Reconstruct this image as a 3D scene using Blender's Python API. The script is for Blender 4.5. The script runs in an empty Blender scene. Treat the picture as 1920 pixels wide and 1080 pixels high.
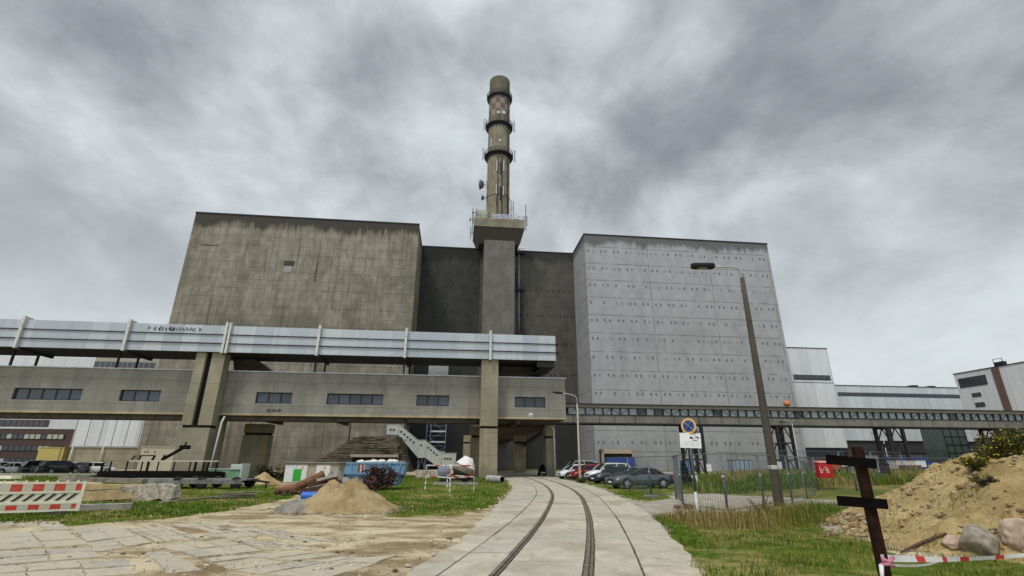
ZEN_GAIN=1.1; BACK_GAIN=.6; SKY_K=.80; SUN_E=1.5; EXPO=0.34
import bpy, math, random
from math import radians as R_, sin, cos, pi, sqrt
from mathutils import Vector, Matrix, noise as MN
random.seed(7)
SC = bpy.context.scene
COL = SC.collection
YAW = R_(6.3)                       # the plant's facades recede slightly to the right

def pw(u, w, z=0.0):                # plant axes (along facade, depth) -> world
    return (u*cos(YAW)-w*sin(YAW), u*sin(YAW)+w*cos(YAW), z)

# ------------------------------------------------------------------ mesh builder
class MB:
    def __init__(s, off=(0, 0, 0)):
        s.v = []; s.f = []; s.m = []; s.o = off; s.sm = []
    def add(s, pts, faces, m=0, smooth=False):
        b = len(s.v)
        ox, oy, oz = s.o
        s.v += [(p[0]-ox, p[1]-oy, p[2]-oz) for p in pts]
        for f in faces:
            s.f.append([b+i for i in f]); s.m.append(m); s.sm.append(smooth)
    def box(s, x0, x1, y0, y1, z0, z1, m=0):
        if x0 > x1: x0, x1 = x1, x0
        if y0 > y1: y0, y1 = y1, y0
        if z0 > z1: z0, z1 = z1, z0
        s.add([(x0,y0,z0),(x1,y0,z0),(x1,y1,z0),(x0,y1,z0),(x0,y0,z1),(x1,y0,z1),(x1,y1,z1),(x0,y1,z1)],
              [(0,3,2,1),(4,5,6,7),(0,1,5,4),(1,2,6,5),(2,3,7,6),(3,0,4,7)], m)
    def quad(s, a, b, c, d, m=0): s.add([a,b,c,d], [(0,1,2,3)], m)
    def prism(s, pts, y0, y1, m=0, axis='y'):       # 2-D outline (a,b) extruded
        n = len(pts)
        if axis == 'y': P = lambda a, b, t: (a, t, b)
        elif axis == 'x': P = lambda a, b, t: (t, a, b)
        else: P = lambda a, b, t: (a, b, t)
        v = [P(a, b, y0) for a, b in pts] + [P(a, b, y1) for a, b in pts]
        f = [tuple(range(n))[::-1], tuple(range(n, 2*n))] + [(i, (i+1) % n, n+(i+1) % n, n+i) for i in range(n)]
        s.add(v, f, m)
    def bar(s, a, b, wd, ht=None, m=0):             # rectangular bar between two points
        ht = wd if ht is None else ht
        a = Vector(a); b = Vector(b); d = (b-a)
        if d.length < 1e-6: return
        d.normalize()
        up = Vector((0,0,1)) if abs(d.z) < .95 else Vector((0,1,0))
        x = d.cross(up).normalized(); y = x.cross(d).normalized()
        x *= wd/2; y *= ht/2
        v = [a-x-y, a+x-y, a+x+y, a-x+y, b-x-y, b+x-y, b+x+y, b-x+y]
        s.add([tuple(p) for p in v], [(0,3,2,1),(4,5,6,7),(0,1,5,4),(1,2,6,5),(2,3,7,6),(3,0,4,7)], m)
    def tube(s, pts, r, n=8, m=0, caps=True, smooth=True):
        pts = [Vector(p) for p in pts]; k = len(pts)
        rr = r if isinstance(r, (list, tuple)) else [r]*k
        V = []; prev = None
        for i, p in enumerate(pts):
            d = (pts[min(i+1, k-1)] - pts[max(i-1, 0)])
            if d.length < 1e-9: d = Vector((0,0,1))
            d.normalize()
            if prev is None:
                up = Vector((0,0,1)) if abs(d.z) < .9 else Vector((1,0,0))
                x = d.cross(up).normalized()
            else:
                x = (prev - d*prev.dot(d)).normalized()
            prev = x; y = d.cross(x)
            for j in range(n):
                t = 2*pi*j/n
                V.append(tuple(p + x*(rr[i]*cos(t)) + y*(rr[i]*sin(t))))
        F = [(i*n+j, i*n+(j+1) % n, (i+1)*n+(j+1) % n, (i+1)*n+j) for i in range(k-1) for j in range(n)]
        s.add(V, F, m, smooth)
        if caps:
            b = len(s.v) - len(V)
            s.f.append([b+j for j in range(n)][::-1]); s.m.append(m); s.sm.append(False)
            s.f.append([b+(k-1)*n+j for j in range(n)]); s.m.append(m); s.sm.append(False)
    def lathe(s, prof, c=(0,0,0), n=16, m=0, smooth=True, axis='z'):
        k = len(prof); V = []
        for r, z in prof:
            for j in range(n):
                t = 2*pi*j/n
                if axis == 'z': V.append((c[0]+r*cos(t), c[1]+r*sin(t), c[2]+z))
                elif axis == 'y': V.append((c[0]+r*cos(t), c[1]+z, c[2]+r*sin(t)))
                else: V.append((c[0]+z, c[1]+r*cos(t), c[2]+r*sin(t)))
        F = [(i*n+j, i*n+(j+1) % n, (i+1)*n+(j+1) % n, (i+1)*n+j) for i in range(k-1) for j in range(n)]
        s.add(V, F, m, smooth)
    def loft(s, rings, m=0, closed=True, caps=True, smooth=True):
        n = len(rings[0]); V = [p for r in rings for p in r]
        F = []
        for i in range(len(rings)-1):
            for j in range(n if closed else n-1):
                F.append((i*n+j, i*n+(j+1) % n, (i+1)*n+(j+1) % n, (i+1)*n+j))
        s.add(V, F, m, smooth)
        if caps:
            b = len(s.v)-len(V)
            s.f.append([b+j for j in range(n)][::-1]); s.m.append(m); s.sm.append(False)
            s.f.append([b+(len(rings)-1)*n+j for j in range(n)]); s.m.append(m); s.sm.append(False)
    def xf(s, M):                       # transform everything built so far
        s.v = [tuple(M @ Vector(p)) for p in s.v]
    def ico(s, c, r, m=0, sq=(1,1,1), amp=.25, seed=0, sub=2, fr=1.3, cuts=0):
        import bmesh
        bm = bmesh.new(); bmesh.ops.create_icosphere(bm, subdivisions=sub, radius=1)
        V = []
        for v in bm.verts:
            d = v.co.normalized()
            k = 1+amp*MN.noise(d*fr+Vector((seed*7.1, seed*3.3, seed*1.7)))+amp*.5*MN.noise(d*fr*2.7+Vector((seed, 5, seed)))
            if cuts:
                rg = random.Random(seed*13+1)
                for q in range(cuts):
                    nn = Vector((rg.gauss(0,1), rg.gauss(0,1), rg.gauss(0,1))).normalized(); lim = rg.uniform(.62, .85); dn = d.dot(nn)*k
                    if dn > lim: k *= lim/dn*(1-.03*(dn-lim))
            V.append((c[0]+d.x*r*sq[0]*k, c[1]+d.y*r*sq[1]*k, c[2]+d.z*r*sq[2]*k))
        F = [[v.index for v in f.verts] for f in bm.faces]; bm.free()
        s.add(V, F, m, True)

def obj(name, mb, mats, parent=None, smooth=None, bevel=0):
    me = bpy.data.meshes.new(name)
    me.from_pydata(mb.v, [], mb.f)
    if not isinstance(mats, (list, tuple)): mats = [mats]
    for m in mats: me.materials.append(m)
    me.polygons.foreach_set('material_index', mb.m)
    me.polygons.foreach_set('use_smooth', [bool(smooth) if smooth is not None else x for x in mb.sm])
    me.update()
    o = bpy.data.objects.new(name, me); COL.objects.link(o)
    if parent is not None: o.parent = parent
    if bevel:
        b = o.modifiers.new('bevel', 'BEVEL'); b.width = bevel; b.segments = 2; b.limit_method = 'ANGLE'; b.angle_limit = R_(40)
    return o

def tag(o, label, cat, group=None):
    o['label'] = label; o['category'] = cat
    if group: o['group'] = group
    return o
def thing(name, label, cat, loc=(0,0,0), rz=0.0, group=None):
    e = bpy.data.objects.new(name, None); COL.objects.link(e)
    e.location = loc; e.rotation_euler = (0, 0, rz); e.empty_display_size = .3
    return tag(e, label, cat, group)
def plant(name, label, cat, u, w, group=None, z=0):     # a thing standing in the plant's axes
    return thing(name, label, cat, pw(u, w, z), YAW, group)
def setting(o, kind='structure'):
    o['kind'] = kind; return o
def dup(root, loc, rz, label=None, group=None, name=None):
    r = root.copy(); COL.objects.link(r); r.location = loc; r.rotation_euler = (0, 0, rz)
    if label: r['label'] = label
    if group: r['group'] = group
    def rec(a, b):
        for ch in list(a.children):
            c = ch.copy(); COL.objects.link(c); c.parent = b; rec(ch, c)
    rec(root, r)
    return r

# ------------------------------------------------------------------ material helper
class NT:
    def __init__(s, tree): s.t = tree
    def n(s, typ, **kw):
        nd = s.t.nodes.new(typ)
        for k, v in kw.items(): setattr(nd, k, v)
        return nd
    def l(s, a, b): s.t.links.new(a, b)
    def set(s, sock, val):
        if hasattr(val, 'is_linked') or hasattr(val, 'links'): s.l(val, sock)
        else: sock.default_value = val
    def math(s, op, a, b=None, c=None, clamp=False):
        nd = s.n('ShaderNodeMath', operation=op, use_clamp=clamp)
        s.set(nd.inputs[0], a)
        if b is not None: s.set(nd.inputs[1], b)
        if c is not None: s.set(nd.inputs[2], c)
        return nd.outputs[0]
    def noise(s, co, scale, detail=4, rough=.55, dist=0.0):
        nd = s.n('ShaderNodeTexNoise'); s.l(co, nd.inputs['Vector'])
        nd.inputs['Scale'].default_value = scale; nd.inputs['Detail'].default_value = detail
        nd.inputs['Roughness'].default_value = rough; nd.inputs['Distortion'].default_value = dist
        return nd.outputs[0]
    def mapping(s, co, sc=(1,1,1), loc=(0,0,0), rot=(0,0,0)):
        nd = s.n('ShaderNodeMapping'); s.l(co, nd.inputs['Vector'])
        nd.inputs['Scale'].default_value = sc; nd.inputs['Location'].default_value = loc; nd.inputs['Rotation'].default_value = rot
        return nd.outputs[0]
    def ramp(s, fac, stops, interp='LINEAR'):
        nd = s.n('ShaderNodeValToRGB'); s.l(fac, nd.inputs[0]); cr = nd.color_ramp; cr.interpolation = interp
        while len(cr.elements) < len(stops): cr.elements.new(.5)
        for e, (p, c) in zip(cr.elements, stops):
            e.position = p; e.color = (c, c, c, 1) if isinstance(c, (int, float)) else (c[0], c[1], c[2], 1)
        return nd.outputs[0]
    def mix(s, fac, a, b, typ='MIX'):
        nd = s.n('ShaderNodeMix', data_type='RGBA', blend_type=typ)
        s.set(nd.inputs[0], fac)
        for sock, val in ((nd.inputs[6], a), (nd.inputs[7], b)):
            if isinstance(val, (tuple, list)): sock.default_value = (val[0], val[1], val[2], 1)
            else: s.l(val, sock)
        return nd.outputs[2]
    def smooth(s, v, a, b):             # smoothstep 0..1 from a to b
        nd = s.n('ShaderNodeMapRange', interpolation_type='SMOOTHSTEP')
        s.l(v, nd.inputs[0]); nd.inputs[1].default_value = a; nd.inputs[2].default_value = b
        return nd.outputs[0]
    def line(s, v, period, width, offset=0.0):   # 1 on thin lines every period
        x = s.math('ADD', v, offset); x = s.math('DIVIDE', x, period); x = s.math('FRACT', x)
        x = s.math('SUBTRACT', x, .5); x = s.math('ABSOLUTE', x)
        return s.smooth(x, .5-width/period, .5-width/period*.3)

def mat(name, rough=.8, metal=0.0, spec=.3):
    m = bpy.data.materials.new(name); m.use_nodes = True
    nt = NT(m.node_tree); b = m.node_tree.nodes['Principled BSDF']
    b.inputs['Roughness'].default_value = rough; b.inputs['Metallic'].default_value = metal
    b.inputs['Specular IOR Level'].default_value = spec
    return m, nt, b
def coords(nt, kind='Object'):
    tc = nt.n('ShaderNodeTexCoord'); return tc.outputs[kind]
def bump(nt, b, h, strength=.3, dist=.02):
    bp = nt.n('ShaderNodeBump'); nt.l(h, bp.inputs['Height']); bp.inputs['Strength'].default_value = strength; bp.inputs['Distance'].default_value = dist
    nt.l(bp.outputs[0], b.inputs['Normal'])
def plain(name, c, rough=.6, metal=0., var=.18, scale=6., c2=None, spec=.4, dirt=0.0, bmp=0.0):
    m, nt, b = mat(name, rough, metal, spec)
    co = coords(nt)
    f = nt.noise(co, scale, 5, .6)
    lo = tuple(x*(1-var) for x in c); hi = tuple(min(1, x*(1+var)) for x in c)
    if c2 is not None: lo, hi = c, c2
    col = nt.mix(nt.smooth(f, .32, .68), lo, hi)
    if dirt:
        g = nt.noise(co, scale*.35, 6, .65, .6)
        col = nt.mix(nt.math('MULTIPLY', nt.smooth(g, .48, .7), dirt), col, (.06, .05, .04))
    nt.l(col, b.inputs['Base Color'])
    rr = nt.math('MULTIPLY_ADD', f, .25, rough-.12); nt.l(rr, b.inputs['Roughness'])
    if bmp: bump(nt, b, f, bmp, .02)
    return m

def concrete(name, c, dark, streak=.5, dz=0, du=0, joint=.04, ztop=None, topdepth=3., topamt=.8, zbase=None,
             jcol=(.05,.05,.045), warm=None, warmamt=.0, patch=.35, boards=0.0, holes=None, rough=.88, cool=None, jz0=0.0, jw=1.0, scale=1.0, var=1.0, cell=0.0, jamt=.75):
    """weathered concrete in object space: u = x+y runs along every wall, z up"""
    m, nt, b = mat(name, rough, 0, .2)
    co = coords(nt); sx = nt.n('ShaderNodeSeparateXYZ'); nt.l(co, sx.inputs[0])
    u = nt.math('ADD', sx.outputs[0], sx.outputs[1]); z = sx.outputs[2]
    big = nt.noise(co, .09*scale, 5, .6, .4)
    mid = nt.noise(nt.mapping(co, (1, 1, .6)), .55*scale, 6, .62, .3)
    fine = nt.noise(co, 7.*scale, 4, .6)
    vst = nt.noise(nt.mapping(co, (1.0, 1.0, .045)), 1.1*scale, 6, .65)
    hst = nt.noise(nt.mapping(co, (.05, .05, 1.4)), 1.0*scale, 4, .6)
    light = tuple(min(1, x*(1+.22*var)) for x in c)
    col = nt.mix(nt.smooth(mid, .3, .7), tuple(x*(1-.18*var) for x in c), light)
    if cell:                                            # each cast field has a tone of its own
        cbx = nt.n('ShaderNodeCombineXYZ')
        wu = nt.math('MULTIPLY_ADD', nt.noise(co, .4, 2), .3, -.15)
        nt.l(nt.math('FLOOR', nt.math('DIVIDE', nt.math('ADD', u, wu), du or 2.5)), cbx.inputs[0]); nt.l(nt.math('FLOOR', nt.math('DIVIDE', nt.math('ADD', z, nt.math('ADD', wu, jz0)), (dz or 4)*.5)), cbx.inputs[1])
        wn2 = nt.n('ShaderNodeTexWhiteNoise', noise_dimensions='2D'); nt.l(cbx.outputs[0], wn2.inputs['Vector'])
        col = nt.mix(nt.math('MULTIPLY', wn2.outputs[0], cell), col, tuple(x*.42 for x in c))
    col = nt.mix(nt.math('MULTIPLY', nt.smooth(big, .46, .66), patch), col, tuple(x*.45 for x in c))
    col = nt.mix(nt.math('MULTIPLY', nt.smooth(vst, .52, .75), streak), col, dark)
    col = nt.mix(nt.math('MULTIPLY', nt.smooth(vst, .45, .22), streak*.35), col, tuple(min(1, x*1.25) for x in c))
    col = nt.mix(nt.math('MULTIPLY', nt.smooth(hst, .55, .75), streak*.6), col, tuple(x*.6 for x in c))
    if boards:
        ln = nt.line(z, boards, boards*.10)
        col = nt.mix(nt.math('MULTIPLY', ln, .16), col, dark)
        bid = nt.math('FLOOR', nt.math('DIVIDE', z, boards))
        wn = nt.n('ShaderNodeTexWhiteNoise', noise_dimensions='1D'); nt.l(bid, wn.inputs['W'])
        col = nt.mix(nt.math('MULTIPLY', wn.outputs[0], .10), col, tuple(x*.5 for x in c))
    if warm is not None:
        wv = nt.noise(nt.mapping(co, (1.3, 1.3, .05)), .8*scale, 5, .6)
        col = nt.mix(nt.math('MULTIPLY', nt.smooth(wv, .5, .72), warmamt), col, warm)
    if dz or du:
        wob = nt.math('MULTIPLY_ADD', nt.noise(co, .6, 2), .10*jw, -.05*jw)
        mask = None
        if dz: mask = nt.line(nt.math('ADD', z, wob), dz, joint, jz0)
        if du:
            mv = nt.line(nt.math('ADD', u, wob), du, joint)
            mask = mv if mask is None else nt.math('MAXIMUM', mask, mv)
        brk = nt.smooth(nt.noise(co, .35, 4), .3, .6)
        col = nt.mix(nt.math('MULTIPLY', nt.math('MULTIPLY', mask, brk), jamt), col, jcol)
    if ztop is not None:
        zz = nt.math('SUBTRACT', ztop, z)
        sv = nt.math('ADD', nt.math('MULTIPLY', nt.noise(nt.mapping(co, (1., 1., .05)), .9*scale, 6, .7), .55), nt.math('MULTIPLY', nt.noise(co, .16*scale, 5, .6), .45))
        reach = nt.math('MULTIPLY_ADD', sv, topdepth*2.4, -topdepth*.55)
        d = nt.math('SUBTRACT', reach, zz)
        t = nt.smooth(d, -topdepth*.15, topdepth*.30)
        col = nt.mix(nt.math('MULTIPLY', t, topamt), col, dark)
    if zbase is not None:
        sv = nt.noise(nt.mapping(co, (1, 1, .3)), .8, 5, .65)
        d = nt.math('SUBTRACT', nt.math('MULTIPLY', sv, zbase*1.6), z)
        col = nt.mix(nt.math('MULTIPLY', nt.smooth(d, -.3, zbase*.5), .55), col, tuple(x*.45 for x in c))
    col = nt.mix(nt.math('MULTIPLY_ADD', fine, .5, -.06), col, tuple(x*.62 for x in c))
    nt.l(col, b.inputs['Base Color'])
    bump(nt, b, nt.math('ADD', fine, nt.math('MULTIPLY', mid, 2.)), .35, .03)
    return m

def glassy(name, c, rough=.12, spec=.6):
    m, nt, b = mat(name, rough, 0, spec)
    co = coords(nt); f = nt.noise(co, .8, 3)
    nt.l(nt.mix(f, tuple(x*.6 for x in c), tuple(x*1.4 for x in c)), b.inputs['Base Color'])
    return m
# ------------------------------------------------------------------ camera
H_EYE = 1.7; FPX = 916.6; PITCH = R_(19.58); ROLL = R_(.24)
cam_d = bpy.data.cameras.new('camera'); cam = bpy.data.objects.new('camera', cam_d); COL.objects.link(cam)
cam.location = (0, 0, H_EYE)
cam.rotation_euler = (Matrix.Rotation(R_(90)+PITCH, 4, 'X') @ Matrix.Rotation(ROLL, 4, 'Z')).to_euler()
cam_d.sensor_fit = 'HORIZONTAL'; cam_d.sensor_width = 36; cam_d.lens = 36*FPX/1920
cam_d.clip_start = .05; cam_d.clip_end = 3000
SC.camera = cam

def ray(px, py):                        # direction seen at a point of the 1920x1080 photograph
    x = (px-960)/FPX; y = (540-py)/FPX; c, s = cos(ROLL), sin(ROLL)
    x2 = c*x-s*y; y2 = s*x+c*y
    return (x2, cos(PITCH)-sin(PITCH)*y2, sin(PITCH)+cos(PITCH)*y2)
def G(px, py, z=0.0):                   # ground point
    d = ray(px, py); t = (z-H_EYE)/d[2]; return (d[0]*t, d[1]*t)
def AY(px, py, Y):                      # point at world depth Y -> (X, Z)
    d = ray(px, py); t = Y/d[1]; return (d[0]*t, H_EYE+d[2]*t)

# ------------------------------------------------------------------ light: overcast sky + broad weak sun
SUN_EL, SUN_AZ = R_(58), R_(212)        # azimuth clockwise from +Y: behind and slightly left of the camera
wd = bpy.data.worlds.new('World'); SC.world = wd; wd.use_nodes = True
nt = NT(wd.node_tree); bg = wd.node_tree.nodes['Background']
sky = nt.n('ShaderNodeTexSky', sky_type='NISHITA'); sky.sun_disc = False
sky.sun_elevation = SUN_EL; sky.sun_rotation = SUN_AZ; sky.air_density = 1.5; sky.dust_density = 3
tc = nt.n('ShaderNodeTexCoord'); D = tc.outputs['Generated']
sx = nt.n('ShaderNodeSeparateXYZ'); nt.l(D, sx.inputs[0])
den = nt.math('ADD', nt.math('MAXIMUM', sx.outputs[2], 0.0), .50)
cx = nt.math('DIVIDE', sx.outputs[0], den); cy = nt.math('DIVIDE', sx.outputs[1], den)
cb = nt.n('ShaderNodeCombineXYZ'); nt.l(cx, cb.inputs[0]); nt.l(cy, cb.inputs[1])
P = nt.mapping(cb.outputs[0], (1, 1, 1), (61, 9, 0), (0, 0, -.1))
warp = nt.n('ShaderNodeTexNoise'); nt.l(P, warp.inputs['Vector']); warp.inputs['Scale'].default_value = .9; warp.inputs['Detail'].default_value = 3
wv = nt.n('ShaderNodeVectorMath', operation='MULTIPLY_ADD'); nt.l(warp.outputs['Color'], wv.inputs[0]); wv.inputs[1].default_value = (.42, .42, 0); nt.l(P, wv.inputs[2])
big = nt.noise(nt.mapping(wv.outputs[0], (1.1, 1.0, 1)), 1.45, 3, .5)
mid = nt.noise(nt.mapping(wv.outputs[0], (1.15, .85, 1), (3, 1, 0)), 3.2, 6, .58, .15)
fin = nt.noise(nt.mapping(wv.outputs[0], (1.0, .9, 1), (9, 4, 0)), 9.5, 6, .62, .1)
dens = nt.math('ADD', nt.math('MULTIPLY', big, .50), nt.math('ADD', nt.math('MULTIPLY', mid, .38), nt.math('MULTIPLY', fin, .12)))
cl = nt.ramp(dens, [(.35, (.80, .87, .91)), (.43, (.62, .675, .71)), (.49, (.455, .495, .53)), (.55, (.315, .345, .375)), (.64, (.19, .21, .235))])
hz = nt.smooth(sx.outputs[2], .60, .05)             # overcast pales towards the horizon
cl = nt.mix(nt.math('MULTIPLY', hz, .7), cl, (.70, .76, .78))
zen = nt.smooth(sx.outputs[2], .72, .98)            # and is brightest overhead, gain added above the view to light the ground
back = nt.smooth(sx.outputs[1], -.1, -.8)           # and behind the camera, unseen glow added to light facades and ground
gain = nt.math('MULTIPLY_ADD', zen, ZEN_GAIN, 1.0); gain = nt.math('MULTIPLY_ADD', back, BACK_GAIN, gain)
gcol = nt.n('ShaderNodeVectorMath', operation='SCALE'); nt.l(cl, gcol.inputs[0]); nt.l(nt.math('MULTIPLY', gain, 10.0), gcol.inputs['Scale'])
final = nt.mix(.96, sky.outputs[0], gcol.outputs[0])
nt.l(final, bg.inputs['Color']); bg.inputs['Strength'].default_value = .1*SKY_K
sd = bpy.data.lights.new('sun', 'SUN'); so = bpy.data.objects.new('sun', sd); COL.objects.link(so)
sd.energy = SUN_E; sd.angle = R_(12); sd.color = (1, .96, .90)
sdir = Vector((sin(SUN_AZ)*cos(SUN_EL), cos(SUN_AZ)*cos(SUN_EL), sin(SUN_EL)))
so.rotation_euler = sdir.to_track_quat('Z', 'Y').to_euler(); so.location = (-20, -30, 60)
SC.view_settings.view_transform = 'Standard'; SC.view_settings.look = 'None'; SC.view_settings.gamma = 1
SC.view_settings.exposure = EXPO

# ------------------------------------------------------------------ ground
def lerp_curve(pts):
    pts = sorted(pts, key=lambda p: p[1])
    ys = [p[1] for p in pts]; xs = [p[0] for p in pts]
    def raw(y):
        if y <= ys[0]:
            return xs[0]+(y-ys[0])*(xs[1]-xs[0])/(ys[1]-ys[0])
        if y >= ys[-1]: return xs[-1]+(y-ys[-1])*(xs[-1]-xs[-2])/(ys[-1]-ys[-2])
        for i in range(len(ys)-1):
            if ys[i] <= y <= ys[i+1]:
                t = (y-ys[i])/(ys[i+1]-ys[i]); return xs[i]+(xs[i+1]-xs[i])*t
    def f(y):                           # lightly smoothed
        h = .10*max(4, y)
        return sum(raw(y+h*k)*wt for k, wt in ((-1, .15), (-.5, .2), (0, .3), (.5, .2), (1, .15)))
    return f
C_mid = lerp_curve([(-1.5,0),(-.35,4.5),(.46,8.8),(1.0,12.1),(1.66,16.6),(2.25,21.5),(2.93,28),(3.24,35),(3.28,42),(3.12,48),(2.55,58),(1.7,68),(.6,78),(-.8,90)])
E_l = lerp_curve([(-2.6,0),(-1.95,5),(-1.62,8.8),(-1.45,10.5),(-1.05,13.5),(-.85,18.4),(-.42,24),(.02,31),(.15,41.5),(-.42,54),(-1.5,68),(-2.6,78),(-4,90)])
E_r = lerp_curve([(.9,0),(2.0,4.5),(3.05,9),(3.53,11.1),(4.07,14.2),(4.9,19.2),(5.55,26.4),(6.02,38),(5.76,48.7),(4.9,60),(4.1,70),(3.2,80),(1.8,90)])

def in_poly(x, y, P):
    c = False; n = len(P); j = n-1
    for i in range(n):
        if (P[i][1] > y) != (P[j][1] > y) and x < (P[j][0]-P[i][0])*(y-P[i][1])/(P[j][1]-P[i][1])+P[i][0]: c = not c
        j = i
    return c
def sdist(x, y, P):                     # signed distance, positive inside
    d = 1e9; n = len(P)
    for i in range(n):
        ax, ay = P[i]; bx, by = P[(i+1) % n]
        dx, dy = bx-ax, by-ay; t = max(0, min(1, ((x-ax)*dx+(y-ay)*dy)/(dx*dx+dy*dy+1e-9)))
        d = min(d, (x-ax-dx*t)**2+(y-ay-dy*t)**2)
    d = sqrt(d); return d if in_poly(x, y, P) else -d
GP = lambda L: [G(*p) for p in L]
GREEN = [
    GP([(-80,980),(100,985),(290,975),(420,958),(540,935),(560,918),(500,903),(420,897),(200,905),(160,920),(150,948),(-80,965)]),
    GP([(735,968),(860,966),(925,945),(958,918),(952,901),(925,894),(760,893),(690,900),(700,930)]),
    [(-90,43),(-22,43.5),(-3,46),(-1.5,62),(-24,60),(-90,58)],
]
GRASS_R = GP([(1222,966),(1255,995),(1322,1079)]) + [(2.4,5),(2.0,3.5),(12,3.5)] + [(12,9.4)] + GP([(1700,1040),(1545,990),(1560,962),(1640,940),(1600,948),(1480,960),(1380,975),(1280,968)])
STRIP = GP([(1046,897),(1085,903.5),(1130,914.5),(1168,931),(1205,941),(1240,938),(1268,923),(1264,906),(1150,897),(1085,892)])
FIELD = GP([(1270,927),(1340,926),(1430,931),(1560,938),(1700,941),(1800,950)]) + [(60,31),(95,70),(30,70),(16,52),(14,45)]
MOUND = [(8.2,11.2),(8.9,10.45),(9.3,9.6),(12,7.0),(32,6.5),(32,22),(14.5,21),(11.2,18.6),(9.3,15.8)]
def mound_h(x, y):
    d = sdist(x, y, MOUND)
    if d <= -.6: return None
    t = max(0, min(1, (d+.15)/4.3)); s = t*t*(3-2*t)*.55+t*.45
    v = Vector((x, y, 0))
    h = s*1.95
    h += (MN.noise(v*.55)*.24+MN.noise(v*1.5+Vector((4,4,0)))*.15+MN.noise(v*3.6+Vector((9,1,0)))*.085+MN.noise(v*7+Vector((9,1,3)))*.07+MN.noise(v*15+Vector((2,1,3)))*.03)*min(1, max(0, d+.4))
    return h-.05
def hit(px, py):                        # where a line of sight meets the mound or the ground
    d = ray(px, py); t = 5.0
    while t < 60:
        x, y, z = d[0]*t, d[1]*t, H_EYE+d[2]*t
        h = mound_h(x, y)
        if z <= max(0, h if h is not None else 0): return (x, y, z)
        t += .03
    return (x, y, z)
def field_z(x, y):                      # the meadow behind the fence lies a little higher
    d = sdist(x, y, FIELD)
    return .55*max(0, min(1, d/6)) if d > 0 else 0.0
def ground_z(x, y):
    z = 0.0
    if x > 5 and y > 22: z += field_z(x, y)
    return z

xs = []; x = 0.0
while x < 900:
    xs.append(x); x += .22 if x < 8 else (.4 if x < 22 else (1.2 if x < 60 else x*.18))
xs = [-a for a in xs[:0:-1]]+xs
ys = []; y = -30.0
while y < 1500:
    ys.append(y); y += 6 if y < -1 else (1 if y < 3 else (.22 if y < 24 else (.45 if y < 50 else (1.5 if y < 95 else y*.2))))
gv = []; att = []
for yy in ys:
    for xx in xs:
        near = abs(xx) < 110 and -2 < yy < 110
        g = 0.0; grav = 0.0; fld = 0.0
        if near:
            wob = .35*MN.noise(Vector((xx*.7, yy*.7, 0)))+.2*MN.noise(Vector((xx*2.1, yy*2.1, 3)))
            dd = max(sdist(xx, yy, P) for P in GREEN+[GRASS_R, STRIP])
            g = max(0, min(1, .5+(dd+wob*1.3)/.7))
            if xx > 5:
                df = sdist(xx, yy, FIELD); fld = max(0, min(1, .5+(df+wob)/.8))
            if xx > E_r(yy)-.5 and yy > 14 and xx < 40: grav = 1.0
        elif yy > -2:
            fld = 1.0
        z = ground_z(xx, yy) if near else 0.0
        if near and yy < 40: z += .018*MN.noise(Vector((xx*1.3, yy*1.3, 7)))+.01*MN.noise(Vector((xx*4, yy*4, 1)))
        el, er = E_l(yy), E_r(yy)
        if near and el-.6 < xx < er+.6: z = min(z, 0)-.01
        gv.append((xx, yy, z)); att.append((g, fld, grav))
W = len(xs)
gf = [(j*W+i, j*W+i+1, (j+1)*W+i+1, (j+1)*W+i) for j in range(len(ys)-1) for i in range(W-1)]
gm = MB(); gm.v = gv; gm.f = gf; gm.m = [0]*len(gf); gm.sm = [True]*len(gf)
M_ground, nt, b = mat('ground_mix', .95, 0, .1)
co = coords(nt, 'Object'); at = nt.n('ShaderNodeAttribute', attribute_name='zones')
sp = nt.n('ShaderNodeSeparateColor'); nt.l(at.outputs['Color'], sp.inputs[0])
n1 = nt.noise(co, .35, 6, .62, .5); n2 = nt.noise(co, 1.6, 6, .65, .4); n3 = nt.noise(co, 14, 4, .65); n4 = nt.noise(nt.mapping(co, (.55, 1.0, 1), rot=(0,0,.3)), 1.0, 7, .68, .9)
sand = nt.mix(nt.smooth(n4, .36, .62), (.27,.20,.11), (.62,.53,.35))
sand = nt.mix(nt.math('MULTIPLY', nt.smooth(n1, .5, .66), .75), sand, (.20,.135,.07))
sand = nt.mix(nt.math('MULTIPLY', nt.smooth(n2, .56, .70), .55), sand, (.68,.60,.43))
sand = nt.mix(nt.math('MULTIPLY', nt.smooth(n3, .52, .72), .45), sand, (.16,.115,.07))
gr = nt.mix(nt.smooth(n2, .35, .65), (.050,.098,.006), (.125,.165,.016))
gr = nt.mix(nt.math('MULTIPLY', nt.smooth(nt.math('ADD', nt.math('MULTIPLY', n1, .6), nt.math('MULTIPLY', n2, .4)), .47, .60), .7), gr, (.34,.27,.10))
gr = nt.mix(nt.math('MULTIPLY', nt.smooth(n3, .5, .75), .6), gr, (.035,.045,.012))
fl = nt.mix(nt.smooth(n1, .4, .6), (.23,.185,.06), (.085,.115,.025)); fl = nt.mix(nt.smooth(n2, .55, .75), fl, (.16,.11,.045))
gv2 = nt.mix(nt.smooth(n2, .3, .7), (.30,.27,.215), (.46,.425,.345)); gv2 = nt.mix(nt.math('MULTIPLY', nt.smooth(n3, .5, .72), .5), gv2, (.17,.15,.12))
col = nt.mix(sp.outputs[2], sand, gv2)
edge = nt.math('ADD', nt.math('MULTIPLY_ADD', n3, .5, -.25), nt.math('MULTIPLY_ADD', n2, .7, -.35))
col = nt.mix(nt.smooth(nt.math('ADD', sp.outputs[1], edge), .4, .6), col, fl)
col = nt.mix(nt.smooth(nt.math('ADD', sp.outputs[0], edge), .38, .62), col, gr)
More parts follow.
